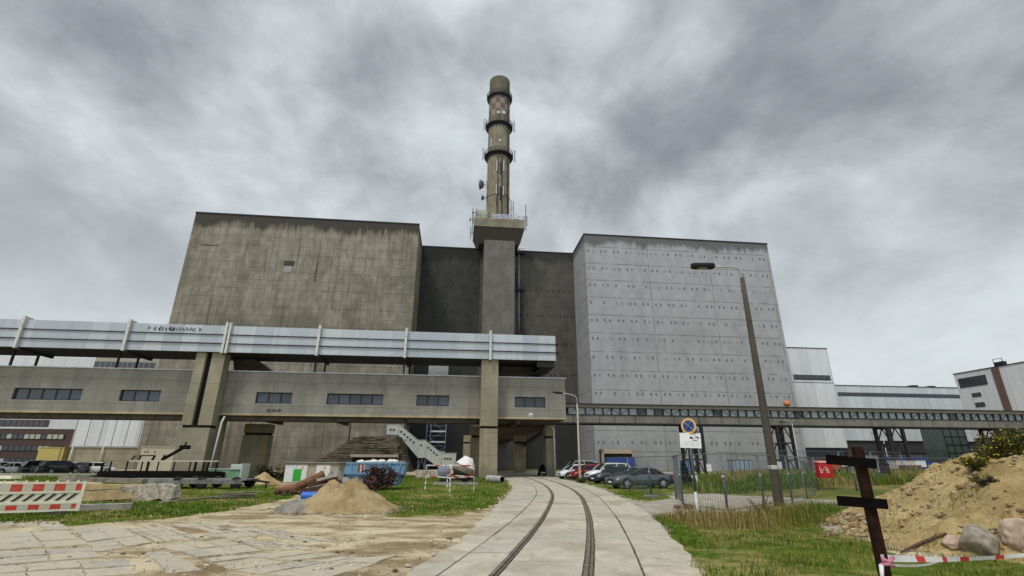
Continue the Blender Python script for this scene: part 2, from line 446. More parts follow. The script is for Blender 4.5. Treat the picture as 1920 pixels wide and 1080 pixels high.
spk = nt.n('ShaderNodeTexVoronoi'); nt.l(co, spk.inputs['Vector']); spk.inputs['Scale'].default_value = 7
col = nt.mix(nt.math('MULTIPLY', nt.smooth(spk.outputs['Distance'], .22, .08), nt.smooth(n2, .52, .62)), col, (.20,.165,.115))
nt.l(col, b.inputs['Base Color']); bump(nt, b, nt.math('ADD', n3, nt.math('MULTIPLY', n2, 3)), .8, .06)
go = setting(obj('ground', gm, M_ground))
ca = go.data.attributes.new('zones', 'FLOAT_COLOR', 'POINT')
ca.data.foreach_set('color', [c for a in att for c in (a[0], a[1], a[2], 1.0)])

# ------------------------------------------------------------------ slab road with sunken rails
M_slab, nt, b = mat('road_slab', .85, 0, .25)
co = coords(nt); at = nt.n('ShaderNodeAttribute', attribute_name='tone')
n1 = nt.noise(co, .5, 6, .6, .4); n2 = nt.noise(co, 2.6, 6, .66, .5); n3 = nt.noise(co, 22, 4, .6)
c_ = nt.mix(nt.smooth(n2, .3, .7), (.42,.375,.285), (.57,.515,.405))
c_ = nt.mix(nt.math('MULTIPLY', nt.smooth(n1, .46, .62), .7), c_, (.32,.265,.18))
c_ = nt.mix(nt.math('MULTIPLY', nt.smooth(n3, .5, .75), .4), c_, (.24,.215,.175))
c_ = nt.mix(nt.math('MULTIPLY', at.outputs['Fac'], .45), c_, (.33,.32,.28))
vor = nt.n('ShaderNodeTexVoronoi', feature='DISTANCE_TO_EDGE'); nt.l(nt.mapping(co, (1,1,.0)), vor.inputs['Vector']); vor.inputs['Scale'].default_value = .55
crk = nt.math('MULTIPLY', nt.smooth(vor.outputs[0], .014, .003), nt.smooth(n1, .56, .64))
c_ = nt.mix(nt.math('MULTIPLY', crk, .75), c_, (.12,.10,.07))
n5 = nt.noise(nt.mapping(co, (1.6, .5, 1)), 1.1, 6, .7, .8); c_ = nt.mix(nt.math('MULTIPLY', nt.smooth(n5, .56, .70), .55), c_, (.24,.19,.115)); c_ = nt.mix(nt.math('MULTIPLY', nt.smooth(n5, .40, .30), .4), c_, (.62,.58,.48))
nt.l(c_, b.inputs['Base Color']); bump(nt, b, nt.math('ADD', n3, n2), .3, .015)
M_joint = plain('joint_soil', (.09,.075,.045), .95, var=.4, scale=5, c2=(.17,.145,.085))
rd = MB(); tones = []
def slab(fa, fb, y0, y1, zt=.03, gap=.014):
    tone = random.random()
    seg = 8; V = []
    dz = random.uniform(-.006, .006)
    for k in range(seg+1):
        yy = y0+gap+(y1-y0-2*gap)*k/seg
        a, b2 = fa(yy)+gap, fb(yy)-gap
        j_ = .012
        a += j_*MN.noise(Vector((yy*3, 1, 0)))+(.20*MN.noise(Vector((yy*.8, 5, 0)))+.10*MN.noise(Vector((yy*2.6, 8, 0))) if fa is E_l else 0); b2 += j_*MN.noise(Vector((yy*3, 2, 0)))+(.14*MN.noise(Vector((yy*.8, 15, 0)))+.08*MN.noise(Vector((yy*2.6, 18, 0))) if fb is E_r else 0)
        V += [(a, yy, zt+dz), (b2, yy, zt+dz), (a, yy, -.08), (b2, yy, -.08)]
    F = []
    for k in range(seg):
        q = 4*k; F += [(q, q+1, q+5, q+4), (q, q+4, q+6, q+2), (q+1, q+3, q+7, q+5)]
    F += [(0, 2, 3, 1), (4*seg, 4*seg+1, 4*seg+3, 4*seg+2)]
    rd.add(V, F); tones.extend([tone]*len(V))
off = lambda o: (lambda y: C_mid(y)+o)
def run(fa, fb, step, ph, jit=.0):
    y = -4+ph
    while y < 88:
        s = step*(1+random.uniform(-jit, jit)); slab(fa, fb, y, y+s); y += s
run(off(-.625), off(.68), 2.3, .0)
run(off(-1.575), off(-.775), 2.3, .9)
run(off(.855), off(1.645), 2.3, .4)
run(E_l, off(-1.585), 4.6, 1.7, .2)
run(off(1.66), E_r, 4.6, .6, .1)
ro = setting(obj('road', rd, M_slab))
ta = ro.data.attributes.new('tone', 'FLOAT', 'POINT'); ta.data.foreach_set('value', tones)
bed = MB()
V = []; yy = -4.0; k = 0
while yy < 90: V += [(E_l(yy)+.35, yy, .004), (E_r(yy)-.3, yy, .004)]; yy += 1.0; k += 1
bed.add(V, [(2*i, 2*i+1, 2*i+3, 2*i+2) for i in range(k-1)]); setting(obj('road_bed', bed, M_joint))
M_rail = plain('rail_steel', (.16,.13,.10), .45, .4, .35, 3, c2=(.27,.23,.19))
M_rust = plain('rust', (.12,.055,.03), .85, .1, .4, 7, c2=(.24,.11,.055), bmp=.3); M_guard = plain('guard_rail', (.12,.09,.06), .8, .1, .4, 4, c2=(.20,.155,.105))
rl = thing('rail_track', 'rusty railway rails sunk flush into the concrete slab road, bending left', 'rails', (C_mid(9), 9, 0))
for sgn in (-1, 1):
    r = MB((C_mid(9), 9, 0)); V = []; yy = -4; k = 0
    while yy < 88:
        c = C_mid(yy)+sgn*.735
        V += [(c-.032, yy, -.02), (c-.032, yy, .045), (c+.032, yy, .045), (c+.032, yy, -.02)]; yy += .7; k += 1
    r.add(V, [(4*i+j, 4*i+j+1, 4*i+j+5, 4*i+j+4) for i in range(k-1) for j in range(3)])
    V = []; yy = -4; k = 0
    while yy < 88:                      # guard rail beside the flangeway
        c = C_mid(yy)+sgn*.735+(.085 if sgn > 0 else .075)
        V += [(c-.018, yy, -.02), (c-.018, yy, .036), (c+.018, yy, .036), (c+.018, yy, -.02)]; yy += .7; k += 1
    r.add(V, [(4*i+j, 4*i+j+1, 4*i+j+5, 4*i+j+4) for i in range(k-1) for j in range(3)], 1)
    obj('rail', r, [M_rail, M_guard], rl)
# worn slabs of the yard at lower left
def yard_mat(name, a, b2):
    m, nt, b = mat(name, .92, 0, .15); co = coords(nt)
    n1 = nt.noise(co, 1.3, 6, .65, .5); n2 = nt.noise(co, 5, 6, .68, .3); n3 = nt.noise(co, 26, 4, .65)
    c = nt.mix(nt.smooth(n2, .3, .7), a, b2)
    c = nt.mix(nt.math('MULTIPLY', nt.smooth(n3, .5, .7), .5), c, tuple(x*.5 for x in a))
    c = nt.mix(nt.math('MULTIPLY', nt.smooth(nt.math('ADD', n1, nt.math('MULTIPLY', n2, .5)), .63, .80), .85), c, (.47,.41,.30))
    c = nt.mix(nt.math('MULTIPLY', nt.smooth(n1, .40, .28), .6), c, (.60,.55,.44))
    nt.l(c, b.inputs['Base Color']); bump(nt, b, nt.math('ADD', n3, n2), .5, .02); return m
M_yard = yard_mat('yard_slab', (.37,.33,.26), (.56,.51,.41)); M_yard2 = yard_mat('yard_slab_grey', (.31,.285,.245), (.42,.395,.35))
yd = MB()
def yslab(P, nx=2, ny=2, m=0, gap=.03, skip=.06):
    """a field of worn paving slabs between four ground points"""
    a, b_, c, d = GP(P)
    B = lambda u, v: ((a[0]*(1-u)+b_[0]*u)*(1-v)+(d[0]*(1-u)+c[0]*u)*v, (a[1]*(1-u)+b_[1]*u)*(1-v)+(d[1]*(1-u)+c[1]*u)*v)
    for i in range(nx):
        for j in range(ny):
            if random.random() < skip: continue
            e = [(i/nx, j/ny), ((i+1)/nx, j/ny), ((i+1)/nx, (j+1)/ny), (i/nx, (j+1)/ny)]; q0 = [B(*k) for k in e]
            cx0 = sum(k[0] for k in q0)/4; cy0 = sum(k[1] for k in q0)/4; q = []
            q0 = [(x+(cx0-x)*gap/max(.05, sqrt((x-cx0)**2+(y-cy0)**2)), y+(cy0-y)*gap/max(.05, sqrt((x-cx0)**2+(y-cy0)**2))) for x, y in q0]
            for k in range(4):
                p, r = q0[k], q0[(k+1) % 4]
                for t in range(5):
                    f = t/5; w_ = .022 if t else .035; q.append((p[0]+(r[0]-p[0])*f+random.uniform(-w_, w_), p[1]+(r[1]-p[1])*f+random.uniform(-w_, w_)))
            n = len(q); zt = random.uniform(.010, .034); tl = [random.uniform(-.008, .008) for _ in range(4)]
            yd.add([(x, y, zt+tl[k//5]) for k, (x, y) in enumerate(q)]+[(x, y, -.1) for x, y in q], [tuple(range(n))]+[(k, n+k, n+(k+1) % n, (k+1) % n) for k in range(n)], m if random.random() < .75 else 1-m)
yslab([(135,992),(215,985),(286,1020),(180,1037)], 2, 3)
yslab([(225,984),(300,982),(375,1012),(292,1019)], 5, 4, 0, .04)
yslab([(268,1037),(315,1035),(381,1070),(318,1076)], 1, 1, 1, .02, 0)
yslab([(295,1025),(420,1012),(492,1034),(372,1048)], 3, 2)
yslab([(320,984),(430,980),(520,1004),(400,1010)], 5, 4, 0, .04, .2)
yslab([(440,985),(560,1000),(640,1020),(520,1010)], 3, 3, 1, .03, .25)
yslab([(425,1011),(560,1022),(585,1034),(500,1034)], 5, 3, 1, .04)
yslab([(380,1051),(500,1037),(640,1040),(430,1070)], 2, 3)
yslab([(440,1073),(630,1046),(745,1044),(600,1092)], 3, 3)
yslab([(-10,1000),(120,996),(170,1022),(-10,1035)], 2, 3); yslab([(-10,1038),(172,1026),(190,1046),(-10,1062)], 2, 2, 1)
yslab([(-60,1066),(240,1050),(262,1078),(-60,1100)], 3, 2); yslab([(-20,980),(110,978),(130,993),(-20,997)], 3, 2, 1, .03, .3)
setting(obj('yard_slabs', yd, [M_yard, M_yard2]))
# ------------------------------------------------------------------ materials of the plant
M_left = concrete('concrete_tan', (.262,.238,.185), (.030,.028,.025), streak=.9, var=1.5, dz=2.15, du=1.55, joint=.10, cell=.15, jw=3.0, jamt=.6, ztop=57, topdepth=4.6, topamt=1.0,
                  patch=.8, zbase=5, warm=(.30,.26,.185), warmamt=.35)
M_recess = concrete('concrete_dark', (.095,.090,.078), (.02,.021,.02), streak=.4, dz=5.1, joint=.05, ztop=57, topdepth=4, topamt=.75, patch=.4)
M_white = concrete('concrete_pale', (.35,.357,.363), (.06,.06,.056), streak=.14, var=.5, dz=4.52, du=16.5, joint=.16, ztop=57, topdepth=3.8, topamt=.85, patch=.25, jcol=(.10,.10,.10), jz0=.6, jw=.15)
M_col = concrete('concrete_column', (.16,.152,.136), (.05,.045,.04), streak=.25, dz=6.0, joint=.05, patch=.25, boards=.9)
M_gal = concrete('concrete_gallery', (.275,.262,.23), (.09,.08,.06), streak=.45, dz=1.32, joint=.035, jz0=.45, patch=.35, warm=(.25,.16,.08), warmamt=.2, boards=.33)
M_pier = concrete('concrete_pier', (.31,.28,.205), (.07,.06,.045), streak=.55, dz=2.4, joint=.03, patch=.3, warm=(.36,.20,.06), warmamt=.6, zbase=1.5)
M_sill = concrete('concrete_sill', (.46,.375,.23), (.2,.13,.07), streak=.5, patch=.3, warm=(.35,.19,.07), warmamt=.5)
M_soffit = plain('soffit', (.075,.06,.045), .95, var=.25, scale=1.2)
M_dark = plain('dark_steel', (.018,.018,.02), .55, .2, .3, 4)
M_black = plain('black_void', (.006,.006,.007), .9, 0, .2, 4)
M_win = glassy('dark_glass', (.035,.042,.055), .12, .55)
M_winL = glassy('light_glass', (.055,.07,.095), .15, .45)
M_winM = glassy('mid_glass', (.035,.045,.06), .12, .45)
M_frame = plain('window_frame', (.02,.021,.024), .6)
M_coping = plain('coping_metal', (.46,.48,.50), .5, .4, .15, 3, dirt=.4)
M_plate = plain('anchor_plate', (.16,.16,.155), .7, .2, .4, 5)
M_plateD = plain('anchor_plate_dark', (.045,.045,.043), .8, .2, .5, 5)
M_glass_pale = glassy('walkway_glass', (.31,.36,.37), .25, .5)
M_cladW = None

def panels(name, c, period=1.2, c2=None, seam=(.2,.2,.2), hseam=0, dirt=.25):
    m, nt, b = mat(name, .55, 0, .35)
    co = coords(nt); sx = nt.n('ShaderNodeSeparateXYZ'); nt.l(co, sx.inputs[0])
    u = nt.math('ADD', sx.outputs[0], sx.outputs[1])
    pid = nt.math('FLOOR', nt.math('DIVIDE', u, period))
    wn = nt.n('ShaderNodeTexWhiteNoise', noise_dimensions='1D'); nt.l(pid, wn.inputs['W'])
    col = nt.mix(wn.outputs[0], tuple(x*.90 for x in c), c2 or tuple(min(1, x*1.05) for x in c))
    f = nt.noise(nt.mapping(co, (1,1,.12)), 1.2, 5, .6)
    col = nt.mix(nt.math('MULTIPLY', nt.smooth(f, .45, .75), dirt), col, tuple(x*.5 for x in c))
    ln = nt.line(u, period, .06)
    if hseam: ln = nt.math('MAXIMUM', ln, nt.line(sx.outputs[2], hseam, .08))
    col = nt.mix(nt.math('MULTIPLY', ln, .6), col, seam)
    nt.l(col, b.inputs['Base Color'])
    return m
M_clad = panels('cladding_white', (.64,.66,.68), 3.0)
M_clad2 = panels('cladding_grey_white', (.58,.62,.64), 2.4, hseam=0)
M_duct = panels('duct_sheet', (.42,.465,.52), 1.9, c2=(.50,.535,.57), seam=(.36,.38,.40), dirt=.25)
M_brick = panels('brick_dirty', (.20,.115,.085), .5, seam=(.1,.07,.06), dirt=.5)
M_brown = panels('brown_facade', (.085,.048,.040), 1.2, seam=(.05,.03,.026), dirt=.4)

# ------------------------------------------------------------------ reactor hall: left block, recess, right block
def plates(mb, u0, u1, y, z, m, pair=.85, step=2.7, skip=.12, sz=(.26,.40)):
    u = u0
    while u < u1:
        for du in (0, pair):
            if random.random() > skip and u+du < u1:
                mb.box(u+du, u+du+sz[0], y-.05, y+.02, z+random.uniform(-.05,.05), z+sz[1], m if random.random() < .7 else m+1)
        u += step
lb = plant('concrete_building', 'tall weathered tan concrete block behind the raised gallery, left of the chimney', 'building', -63.1, 110.8)
O = pw(0, 0); oo = (-63.1, 110.8, 0)
m = MB(oo); m.box(-63.1, -10.95, 110.8, 165, -.5, 57, 0)
for i, z in enumerate((17, 21.3, 25.6, 29.9, 34.2, 38.5, 42.8, 47.1)):
    plates(m, -28-(i % 3)*4, -11.3, 110.8, z, 1, pair=.9, step=1.8, skip=.35, sz=(.15, .18))
m.box(-41.3, -39.0, 110.72, 110.9, 44.6, 45.8, 2); m.box(-41.1, -39.4, 110.74, 110.9, 43.0, 44.5, 3)
for (a, b_, z0, z1) in ((-60.5,-56.5,48.7,49.0),(-34.0,-33.7,41,46)): m.box(a, b_, 110.76, 110.9, z0, z1, 4)
obj('wall', m, [M_left, M_plateD, M_plateD, plain('patch_grey', (.30,.29,.26), .9), plain('patch_dark', (.085,.07,.055), .95, var=.4, scale=2)], lb)
m = MB(oo); m.box(-63.2, -10.85, 110.65, 111.2, 56.98, 57.25); obj('roof_edge', m, M_dark, lb)
m = MB(oo); m.box(-14.6, -11.6, 110.66, 110.82, 6.4, 9.9, 0)
for k in range(1, 6): m.box(-14.6, -11.6, 110.63, 110.67, 6.4+k*.58, 6.44+k*.58, 1)
obj('shutter', m, [plain('shutter_grey', (.16,.18,.205), .6), M_frame], lb)
m = MB(oo); m.box(-22.3,-22.15,110.6,110.8,0,9.5); obj('drainpipe', m, M_dark, lb)

rc = plant('concrete_hall', 'dark concrete middle wall set back between the tan and the pale block', 'building', -11.1, 123.8)
oo = (-11.1, 123.8, 0)
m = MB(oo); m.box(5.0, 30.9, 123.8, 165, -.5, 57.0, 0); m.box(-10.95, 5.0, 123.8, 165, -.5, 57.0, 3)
for z in (45.3, 38.2, 30.5, 22.5, 15): 
    plates(m, -10.5, 5, 123.8, z, 1, pair=1.1, step=3.2, skip=.2, sz=(.24, .5)); plates(m, 14.6, 30.5, 123.8, z, 1, pair=1.1, step=3.0, skip=.1, sz=(.26,.55))
obj('wall', m, [M_recess, M_black, M_plateD, concrete('concrete_darker', (.050,.051,.047), (.014,.015,.014), streak=.4, dz=5.1, joint=.05, ztop=57, topdepth=6, topamt=.75, patch=.5)], rc)  # left part of the recess wall uses a darker concrete
m = MB(oo); m.box(-10.9, 30.8, 123.65, 124.2, 56.98, 57.2); obj('roof_edge', m, M_dark, rc)
m = MB(oo)
m.tube([(15.5, 123.4, 29), (15.5, 123.4, 57.3)], .13, 6, 1)
for z, hh in ((55.9, .5), (45.1, .5), (33.0, .6)):
    m.box(14.3, 17.0, 122.6, 123.8, z, z+hh*.3, 0)
    for uu in (14.35, 15.6, 16.95):
        m.bar((uu, 122.65, z), (uu, 122.65, z+1.3), .07, None, 0)
    m.bar((14.3, 122.65, z+1.3), (17, 122.65, z+1.3), .08); m.bar((14.3, 122.65, z+.7), (17, 122.65, z+.7), .06)
    m.box(14.3, 17.0, 122.62, 122.68, z, z+.5)
for z0, z1, uu in ((46, 51, 14.9), (33.5, 45, 16.3)):
    for d in (-.28, .28): m.bar((uu+d, 123.5, z0), (uu+d, 123.5, z1), .07)
    k = z0
    while k < z1: m.bar((uu-.28, 123.5, k), (uu+.28, 123.5, k), .05); k += .45
    for kk in range(int((z1-z0)/1.2)): m.box(uu-.42, uu+.42, 123.05, 123.12, z0+kk*1.2, z0+kk*1.2+.12)
obj('access_ladder', m, [M_dark, M_coping], rc)
m = MB(oo); m.box(-10.9, 30, 123.6, 123.78, 0, 12, 0); m.box(2.0, 7.2, 123.3, 123.6, 0, 5.6, 1); m.box(4.55, 4.65, 123.25, 123.3, 0, 5.6, 2); m.box(7.9, 12, 123.2, 123.6, 0, 3.6, 3)
obj('gateway', m, [plain('hall_dark', (.03,.03,.03), .9), plain('gate_dark', (.022,.023,.026), .7), M_black, plain('low_block', (.16,.15,.13), .9)], rc)

wb = plant('concrete_building', 'tall pale grey concrete block with rows of small anchor marks, right of the chimney', 'building', 30.9, 111.4)
oo = (30.9, 111.4, 0)
m = MB(oo); m.box(30.9, 81.1, 111.4, 165, -.5, 57, 0)
for z in (52.2, 47.5, 43.0, 38.4, 33.9, 29.4, 24.9, 20.6, 16.4):
    plates(m, 31.6, 80.6, 111.4, z, 1, pair=1.2, step=3.32, skip=.08, sz=(.42, .62))
for z in (5.6,): plates(m, 31.6, 80.6, 111.4, z, 1, pair=1.2, step=3.32, skip=.12, sz=(.42, .65))
obj('wall', m, [M_white, plain('mark_grey', (.15,.155,.16), .8), plain('mark_pale', (.24,.245,.25), .8)], wb)
m = MB(oo); m.box(30.75, 81.25, 111.25, 165.1, 56.98, 57.3); obj('roof_edge', m, M_dark, wb)
m = MB(oo); m.box(31.9, 39.0, 110.0, 111.4, 0, 4.4, 0); m.box(31.9, 32.3, 109.2, 110.0, 0, 4.4, 1); m.box(31.9, 39.1, 109.2, 110.0, 3.5, 4.4, 1); m.box(38.7, 39.0, 109.2, 110, 0, 4.4, 1)
obj('entrance_porch', m, [plain('porch_dark', (.04,.036,.03), .9), plain('porch_beige', (.40,.345,.25), .8)], wb)

# ------------------------------------------------------------------ chimney
M_chim = concrete('chimney_tan', (.235,.205,.145), (.06,.055,.045), streak=.7, var=1.3, dz=2.4, joint=.04, patch=.3, warm=(.26,.19,.11), warmamt=.35)
M_chimD = concrete('chimney_olive', (.125,.11,.075), (.06,.05,.035), streak=.5, patch=.4)
ch = plant('chimney', 'tall round concrete chimney with antenna galleries rising between the blocks', 'chimney', 9.6, 121.5)
oo = (9.6, 121.5, 0); CU, CW = 9.6, 124.9
m = MB(oo); m.box(5.6, 13.75, 118.6, 123.78, -.5, 58.6, 0); obj('column', m, M_col, ch)
m = MB(oo)
m.box(2.75, 16.3, 117.0, 127.6, 60.7, 63.2, 0)
rA = [(3.6,118,57.0),(15.4,118,57.0),(15.4,126.6,57.0),(3.6,126.6,57.0)]
m.loft([[(4.2,119.0,56.6),(15.0,119.0,56.6),(15.0,126,56.6),(4.2,126,56.6)], [(2.9,117.2,60.7),(16.1,117.2,60.7),(16.1,127.4,60.7),(2.9,127.4,60.7)]], 1, smooth=False)
m.box(3.2, 5.5, 116.95, 117.02, 61.2, 62.0, 2)
obj('platform', m, [M_chim, plain('platform_soffit', (.06,.05,.04), .95), M_plate], ch)
def rad(z): return 3.35-(z-63)*.0022
zc = [63.0, 66, 70, 75, 80, 84.6, 86, 90, 95, 96.4, 98, 100.0]
m = MB(oo); m.lathe([(rad(z), z) for z in (63, 72, 82, 92, 100.5)], (CU, CW, 0), 40, 0)
for uu in (-.5, .9): m.tube([(CU+uu, CW-3.42, 64), (CU+uu*.8, CW-3.40, 86)], .13, 5, 1)
m.tube([(CU+2.6, CW-2.25, 63), (CU+2.6, CW-2.2, 114)], .14, 5, 1)
m.tube([(CU-3.36*cos(a), CW-3.36*sin(a), 73.4) for a in [pi*k/20 for k in range(0, 21)]], .09, 5, 1)
obj('shaft', m, [M_chim, M_dark], ch)
m = MB(oo); m.lathe([(rad(100.5)+.0, 100.5), (rad(109), 109.0)], (CU, CW, 0), 40, 0)
mc, nt, b = mat('chimney_checker', .85); co = coords(nt); sx = nt.n('ShaderNodeSeparateXYZ'); nt.l(co, sx.inputs[0])
ang = nt.math('ARCTAN2', nt.math('SUBTRACT', sx.outputs[0], CU-9.6), nt.math('SUBTRACT', sx.outputs[1], CW-121.5))
ck = nt.math('ADD', nt.math('FLOOR', nt.math('MULTIPLY', ang, 14/(2*pi))), nt.math('FLOOR', nt.math('DIVIDE', nt.math('SUBTRACT', sx.outputs[2], 101.2), 2.1)))
ck = nt.math('ABSOLUTE', nt.math('MODULO', ck, 2)); 
f = nt.noise(co, .8, 5)
cc = nt.mix(ck, (.22,.20,.165), (.125,.075,.066)); cc = nt.mix(nt.math('MULTIPLY', nt.smooth(f, .4, .7), .5), cc, (.16,.13,.09))
nt.l(nt.mix(nt.smooth(sx.outputs[2], 101.1, 101.2), (.15,.125,.08), cc), b.inputs['Base Color'])
obj('checker_band', m, mc, ch)
m = MB(oo); m.lathe([(rad(109), 109), (rad(116), 115.6), (rad(116)-.05, 115.9), (2.7, 116.0), (2.6, 112)], (CU, CW, 0), 40, 0); obj('top', m, M_chimD, ch)
for z0, rr in ((109.0, 3.95), (98.2, 4.15), (87.6, 4.3)):
    m = MB(oo); nn = 20
    m.lathe([(rad(z0), z0-.9), (rr-.25, z0-.15), (rr, z0-.15), (rr, z0+.15), (rad(z0), z0+.15)], (CU, CW, 0), 28, 0)
    for k in range(nn):
        a = 2*pi*k/nn; p = (CU+rr*cos(a), CW+rr*sin(a))
        m.bar((p[0], p[1], z0), (p[0], p[1], z0+1.35), .09)
        q = (CU+rad(z0)*cos(a), CW+rad(z0)*sin(a)); m.bar((q[0], q[1], z0-1.6), (p[0], p[1], z0-.1), .1)
    for zz in (.45, .9, 1.35): m.tube([(CU+rr*cos(2*pi*k/28), CW+rr*sin(2*pi*k/28), z0+zz) for k in range(29)], .06, 4, 0)
    g = obj('ring_gallery', m, M_dark, ch)
    if z0 < 105:
        for s in (-1, 1):
            m = MB(oo)
            for d in (.0, .55):
                a = CU+s*(rr+.25+d*.6); m.bar((a, CW-1.2+d, z0-1.6), (a, CW-1.2+d, z0+2.4), .12)
            m.bar((CU+s*rr, CW-1.2, z0+2.0), (CU+s*(rr+.6), CW-1.2, z0+2.0), .08); m.bar((CU+s*rr, CW-1.2, z0-1.2), (CU+s*(rr+.6), CW-1.2, z0-1.2), .08)
            obj('antenna_frame', m, M_dark, g)
M_dish = plain('dish_grey', (.10,.105,.12), .5); M_dishW = plain('dish_white', (.40,.40,.39), .5)
def dish(c, r, mt, facing='x-', dep=.6):
    m = MB(oo); s = -1 if facing == 'x-' else 1
    if facing == 'y': m.lathe([(0, -dep*.2), (r*.7, -dep*.35), (r, -dep), (r*.95, -dep*1.02), (0, -dep*.75)], c, 14, 0, axis='y')
    else:
        prof = [(0, 0), (r*.55, s*.1), (r*.95, s*dep*.7), (r, s*dep), (r*.94, s*dep*1.05), (0, s*dep*1.25)]
        m.lathe(prof, c, 14, 0, axis='x'); m.bar(c, (c[0]-s*.7, c[1], c[2]), .14, None, 1); m.bar((c[0]-s*.6, c[1], c[2]-1.2), (c[0]-s*.6, c[1], c[2]+1.4), .12, None, 1)
    return obj('antenna_dish', m, [mt, M_dark], ch)
dish((CU-4.2, CW-1, 77.5), 1.45, M_dish, dep=1.3); dish((CU-4.0, CW-1, 73.2), .8, M_dish, dep=.8); dish((1.9, 117.2, 62.6), .75, M_dishW, dep=.4)
dish((2.6, 117.3, 64.7), .45, M_dish, dep=.4); dish((CU-.6, CW-3.4, 101.3), .55, M_dishW, 'y', .4); dish((CU+1.1, CW-3.3, 101.4), .6, M_dishW, 'y', .4); dish((CU+.1, CW-3.5, 91.2), .4, M_dishW, 'y', .3)
for (uu, z0, z1, mt) in ((-.75, 80.8, 84.2, 0), (1.25, 81.0, 84.6, 0), (-.8, 73.2, 76.4, 0), (1.2, 73.0, 76, 0), (.3, 79.9, 84.0, 1), (.35, 71.5, 75.8, 1), (-.6, 69.8, 72.0, 1), (-2.5, 89.4, 92.6, 0)):
    m = MB(oo); m.box(CU+uu-.16, CU+uu+.16, CW-sqrt(max(.1, 3.4**2-uu*uu))-.35, CW-sqrt(max(.1, 3.4**2-uu*uu))-.05, z0, z1); obj('panel_antenna', m, [M_dishW, M_dark][mt], ch)
m = MB(oo)
for uu in [2.85+13.35*k/9 for k in range(10)]: m.bar((uu, 117.1, 63.2), (uu, 117.1, 64.3), .07)
for zz in (63.8, 64.3): m.bar((2.8, 117.1, zz), (16.2, 117.1, zz), .05)
for zz in (63.8, 64.3): m.bar((16.2, 117.1, zz), (16.2, 127, zz), .05); m.bar((2.85, 117.1, zz), (2.85, 127, zz), .05)
obj('railing', m, M_dark, ch)
m = MB(oo); m.box(3.2, 6.2, 117.9, 120, 63.2, 65.9); obj('equipment_box', m, plain('cabin_green_grey', (.34,.355,.28), .7), ch)
m = MB(oo); m.box(7.3, 12.2, 117.8, 119.2, 63.2, 65.0); obj('equipment_box', m, plain('cabin_lilac_grey', (.40,.395,.46), .7), ch)
m = MB(oo); m.box(13.6, 14.6, 118.2, 119.2, 63.2, 64.0); obj('equipment_box', m, M_plate, ch)
for (uu, z0, z1) in ((2.3, 58.0, 66.0), (1.9, 56.8, 60.5), (16.6, 60.0, 68.0), (12.6, 63.2, 69.0), (13.2, 64.8, 68.8), (16.9, 61.5, 64.6)):
    m = MB(oo); m.bar((uu, 117.2, z0), (uu, 117.2, z1), .16); m.bar((uu, 117.2, (z0+z1)/2), (uu+(.6 if uu < 5 else -.5), 117.4, (z0+z1)/2), .1); obj('antenna_mast', m, M_dark, ch)

# ------------------------------------------------------------------ raised gallery on piers
gl = plant('raised_gallery', 'long raised concrete gallery with strip windows, standing on broad piers across the yard', 'bridge building', 0, 58.5)
oo = (0, 58.5, 0)
def wall_holes(mb, u0, u1, z0, z1, y, holes, th=.35, m=0):
    cuts = sorted(holes); cur = u0
    for (a, b_, c0, c1) in cuts:
        mb.box(cur, a, y, y+th, z0, z1, m); mb.box(a, b_, y, y+th, z0, c0, m); mb.box(a, b_, y, y+th, c1, z1, m); cur = b_
    mb.box(cur, u1, y, y+th, z0, z1, m)
WINS = [(-47.1,-40.3,5),(-36.5,-32.35,3),(-22.35,-18.45,3),(-14.65,-8.4,5),(-4.6,-.88,3),(6.85,10.5,3)]
m = MB(oo)
wall_holes(m, -95, 12.95, 6.62, 11.2, 58.5, [(a, b_, 7.76, 8.98) for a, b_, n in WINS]+[(-64,-57.5,7.76,8.98),(-76,-70,7.76,8.98)])
m.box(-95, 12.95, 66.2, 66.55, 6.62, 11.2); m.box(12.6, 12.945, 58.85, 66.2, 6.62, 11.2); m.box(-95, 12.6, 58.85, 66.2, 10.7, 11.0)
obj('wall', m, M_gal, gl)
m = MB(oo); m.box(-95, 12.98, 58.38, 58.75, 6.42, 6.617); m.box(12.62, 12.98, 58.76, 66.5, 6.42, 6.617); obj('sill_band', m, M_sill, gl)
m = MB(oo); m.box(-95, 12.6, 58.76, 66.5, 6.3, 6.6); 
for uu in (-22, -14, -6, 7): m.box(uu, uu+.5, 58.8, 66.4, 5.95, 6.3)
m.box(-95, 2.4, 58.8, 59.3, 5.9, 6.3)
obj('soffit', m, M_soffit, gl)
m = MB(oo); m.box(-95, 13.1, 58.33, 58.95, 11.203, 11.32); obj('coping', m, M_coping, gl)
for a, b_, n in WINS+[(-64,-57.5,5),(-76,-70,5)]:
    m = MB(oo); t = .1
    m.box(a, b_, 58.74, 58.86, 7.762, 7.762+t); m.box(a, b_, 58.74, 58.86, 8.978-t, 8.978)
    for k in range(n+1):
        c = a+(b_-a)*k/n; m.box(max(a, c-t*.7), min(b_, c+t*.7), 58.745, 58.85, 7.762+t, 8.978-t)
    w_ = obj('window', m, M_frame, gl)
    for k in range(n):
        p = MB(oo); c0 = a+(b_-a)*k/n+t*.7; c1 = a+(b_-a)*(k+1)/n-t*.7
        p.box(c0, c1, 58.80, 58.81, 7.86, 8.88)
        dk = (a < -45) or (a == -36.5 and k == 0)
        obj('pane', p, M_win if dk else random.choice((M_winL, M_winL, M_winM)), w_)
m = MB(oo); m.lathe([(0, -.02), (.26, -.02), (.26, 0), (.15, 0), (.15,-.012)], (8.75, 58.46, 6.86), 20, 0, axis='y'); m.lathe([(0, -.03), (.13, -.03)], (8.75, 58.46, 6.86), 16, 1, axis='y')
obj('round_emblem', m, [plain('emblem_white', (.66,.68,.68), .6), plain('emblem_grey', (.27,.29,.29), .6)], gl)
m = MB(oo)
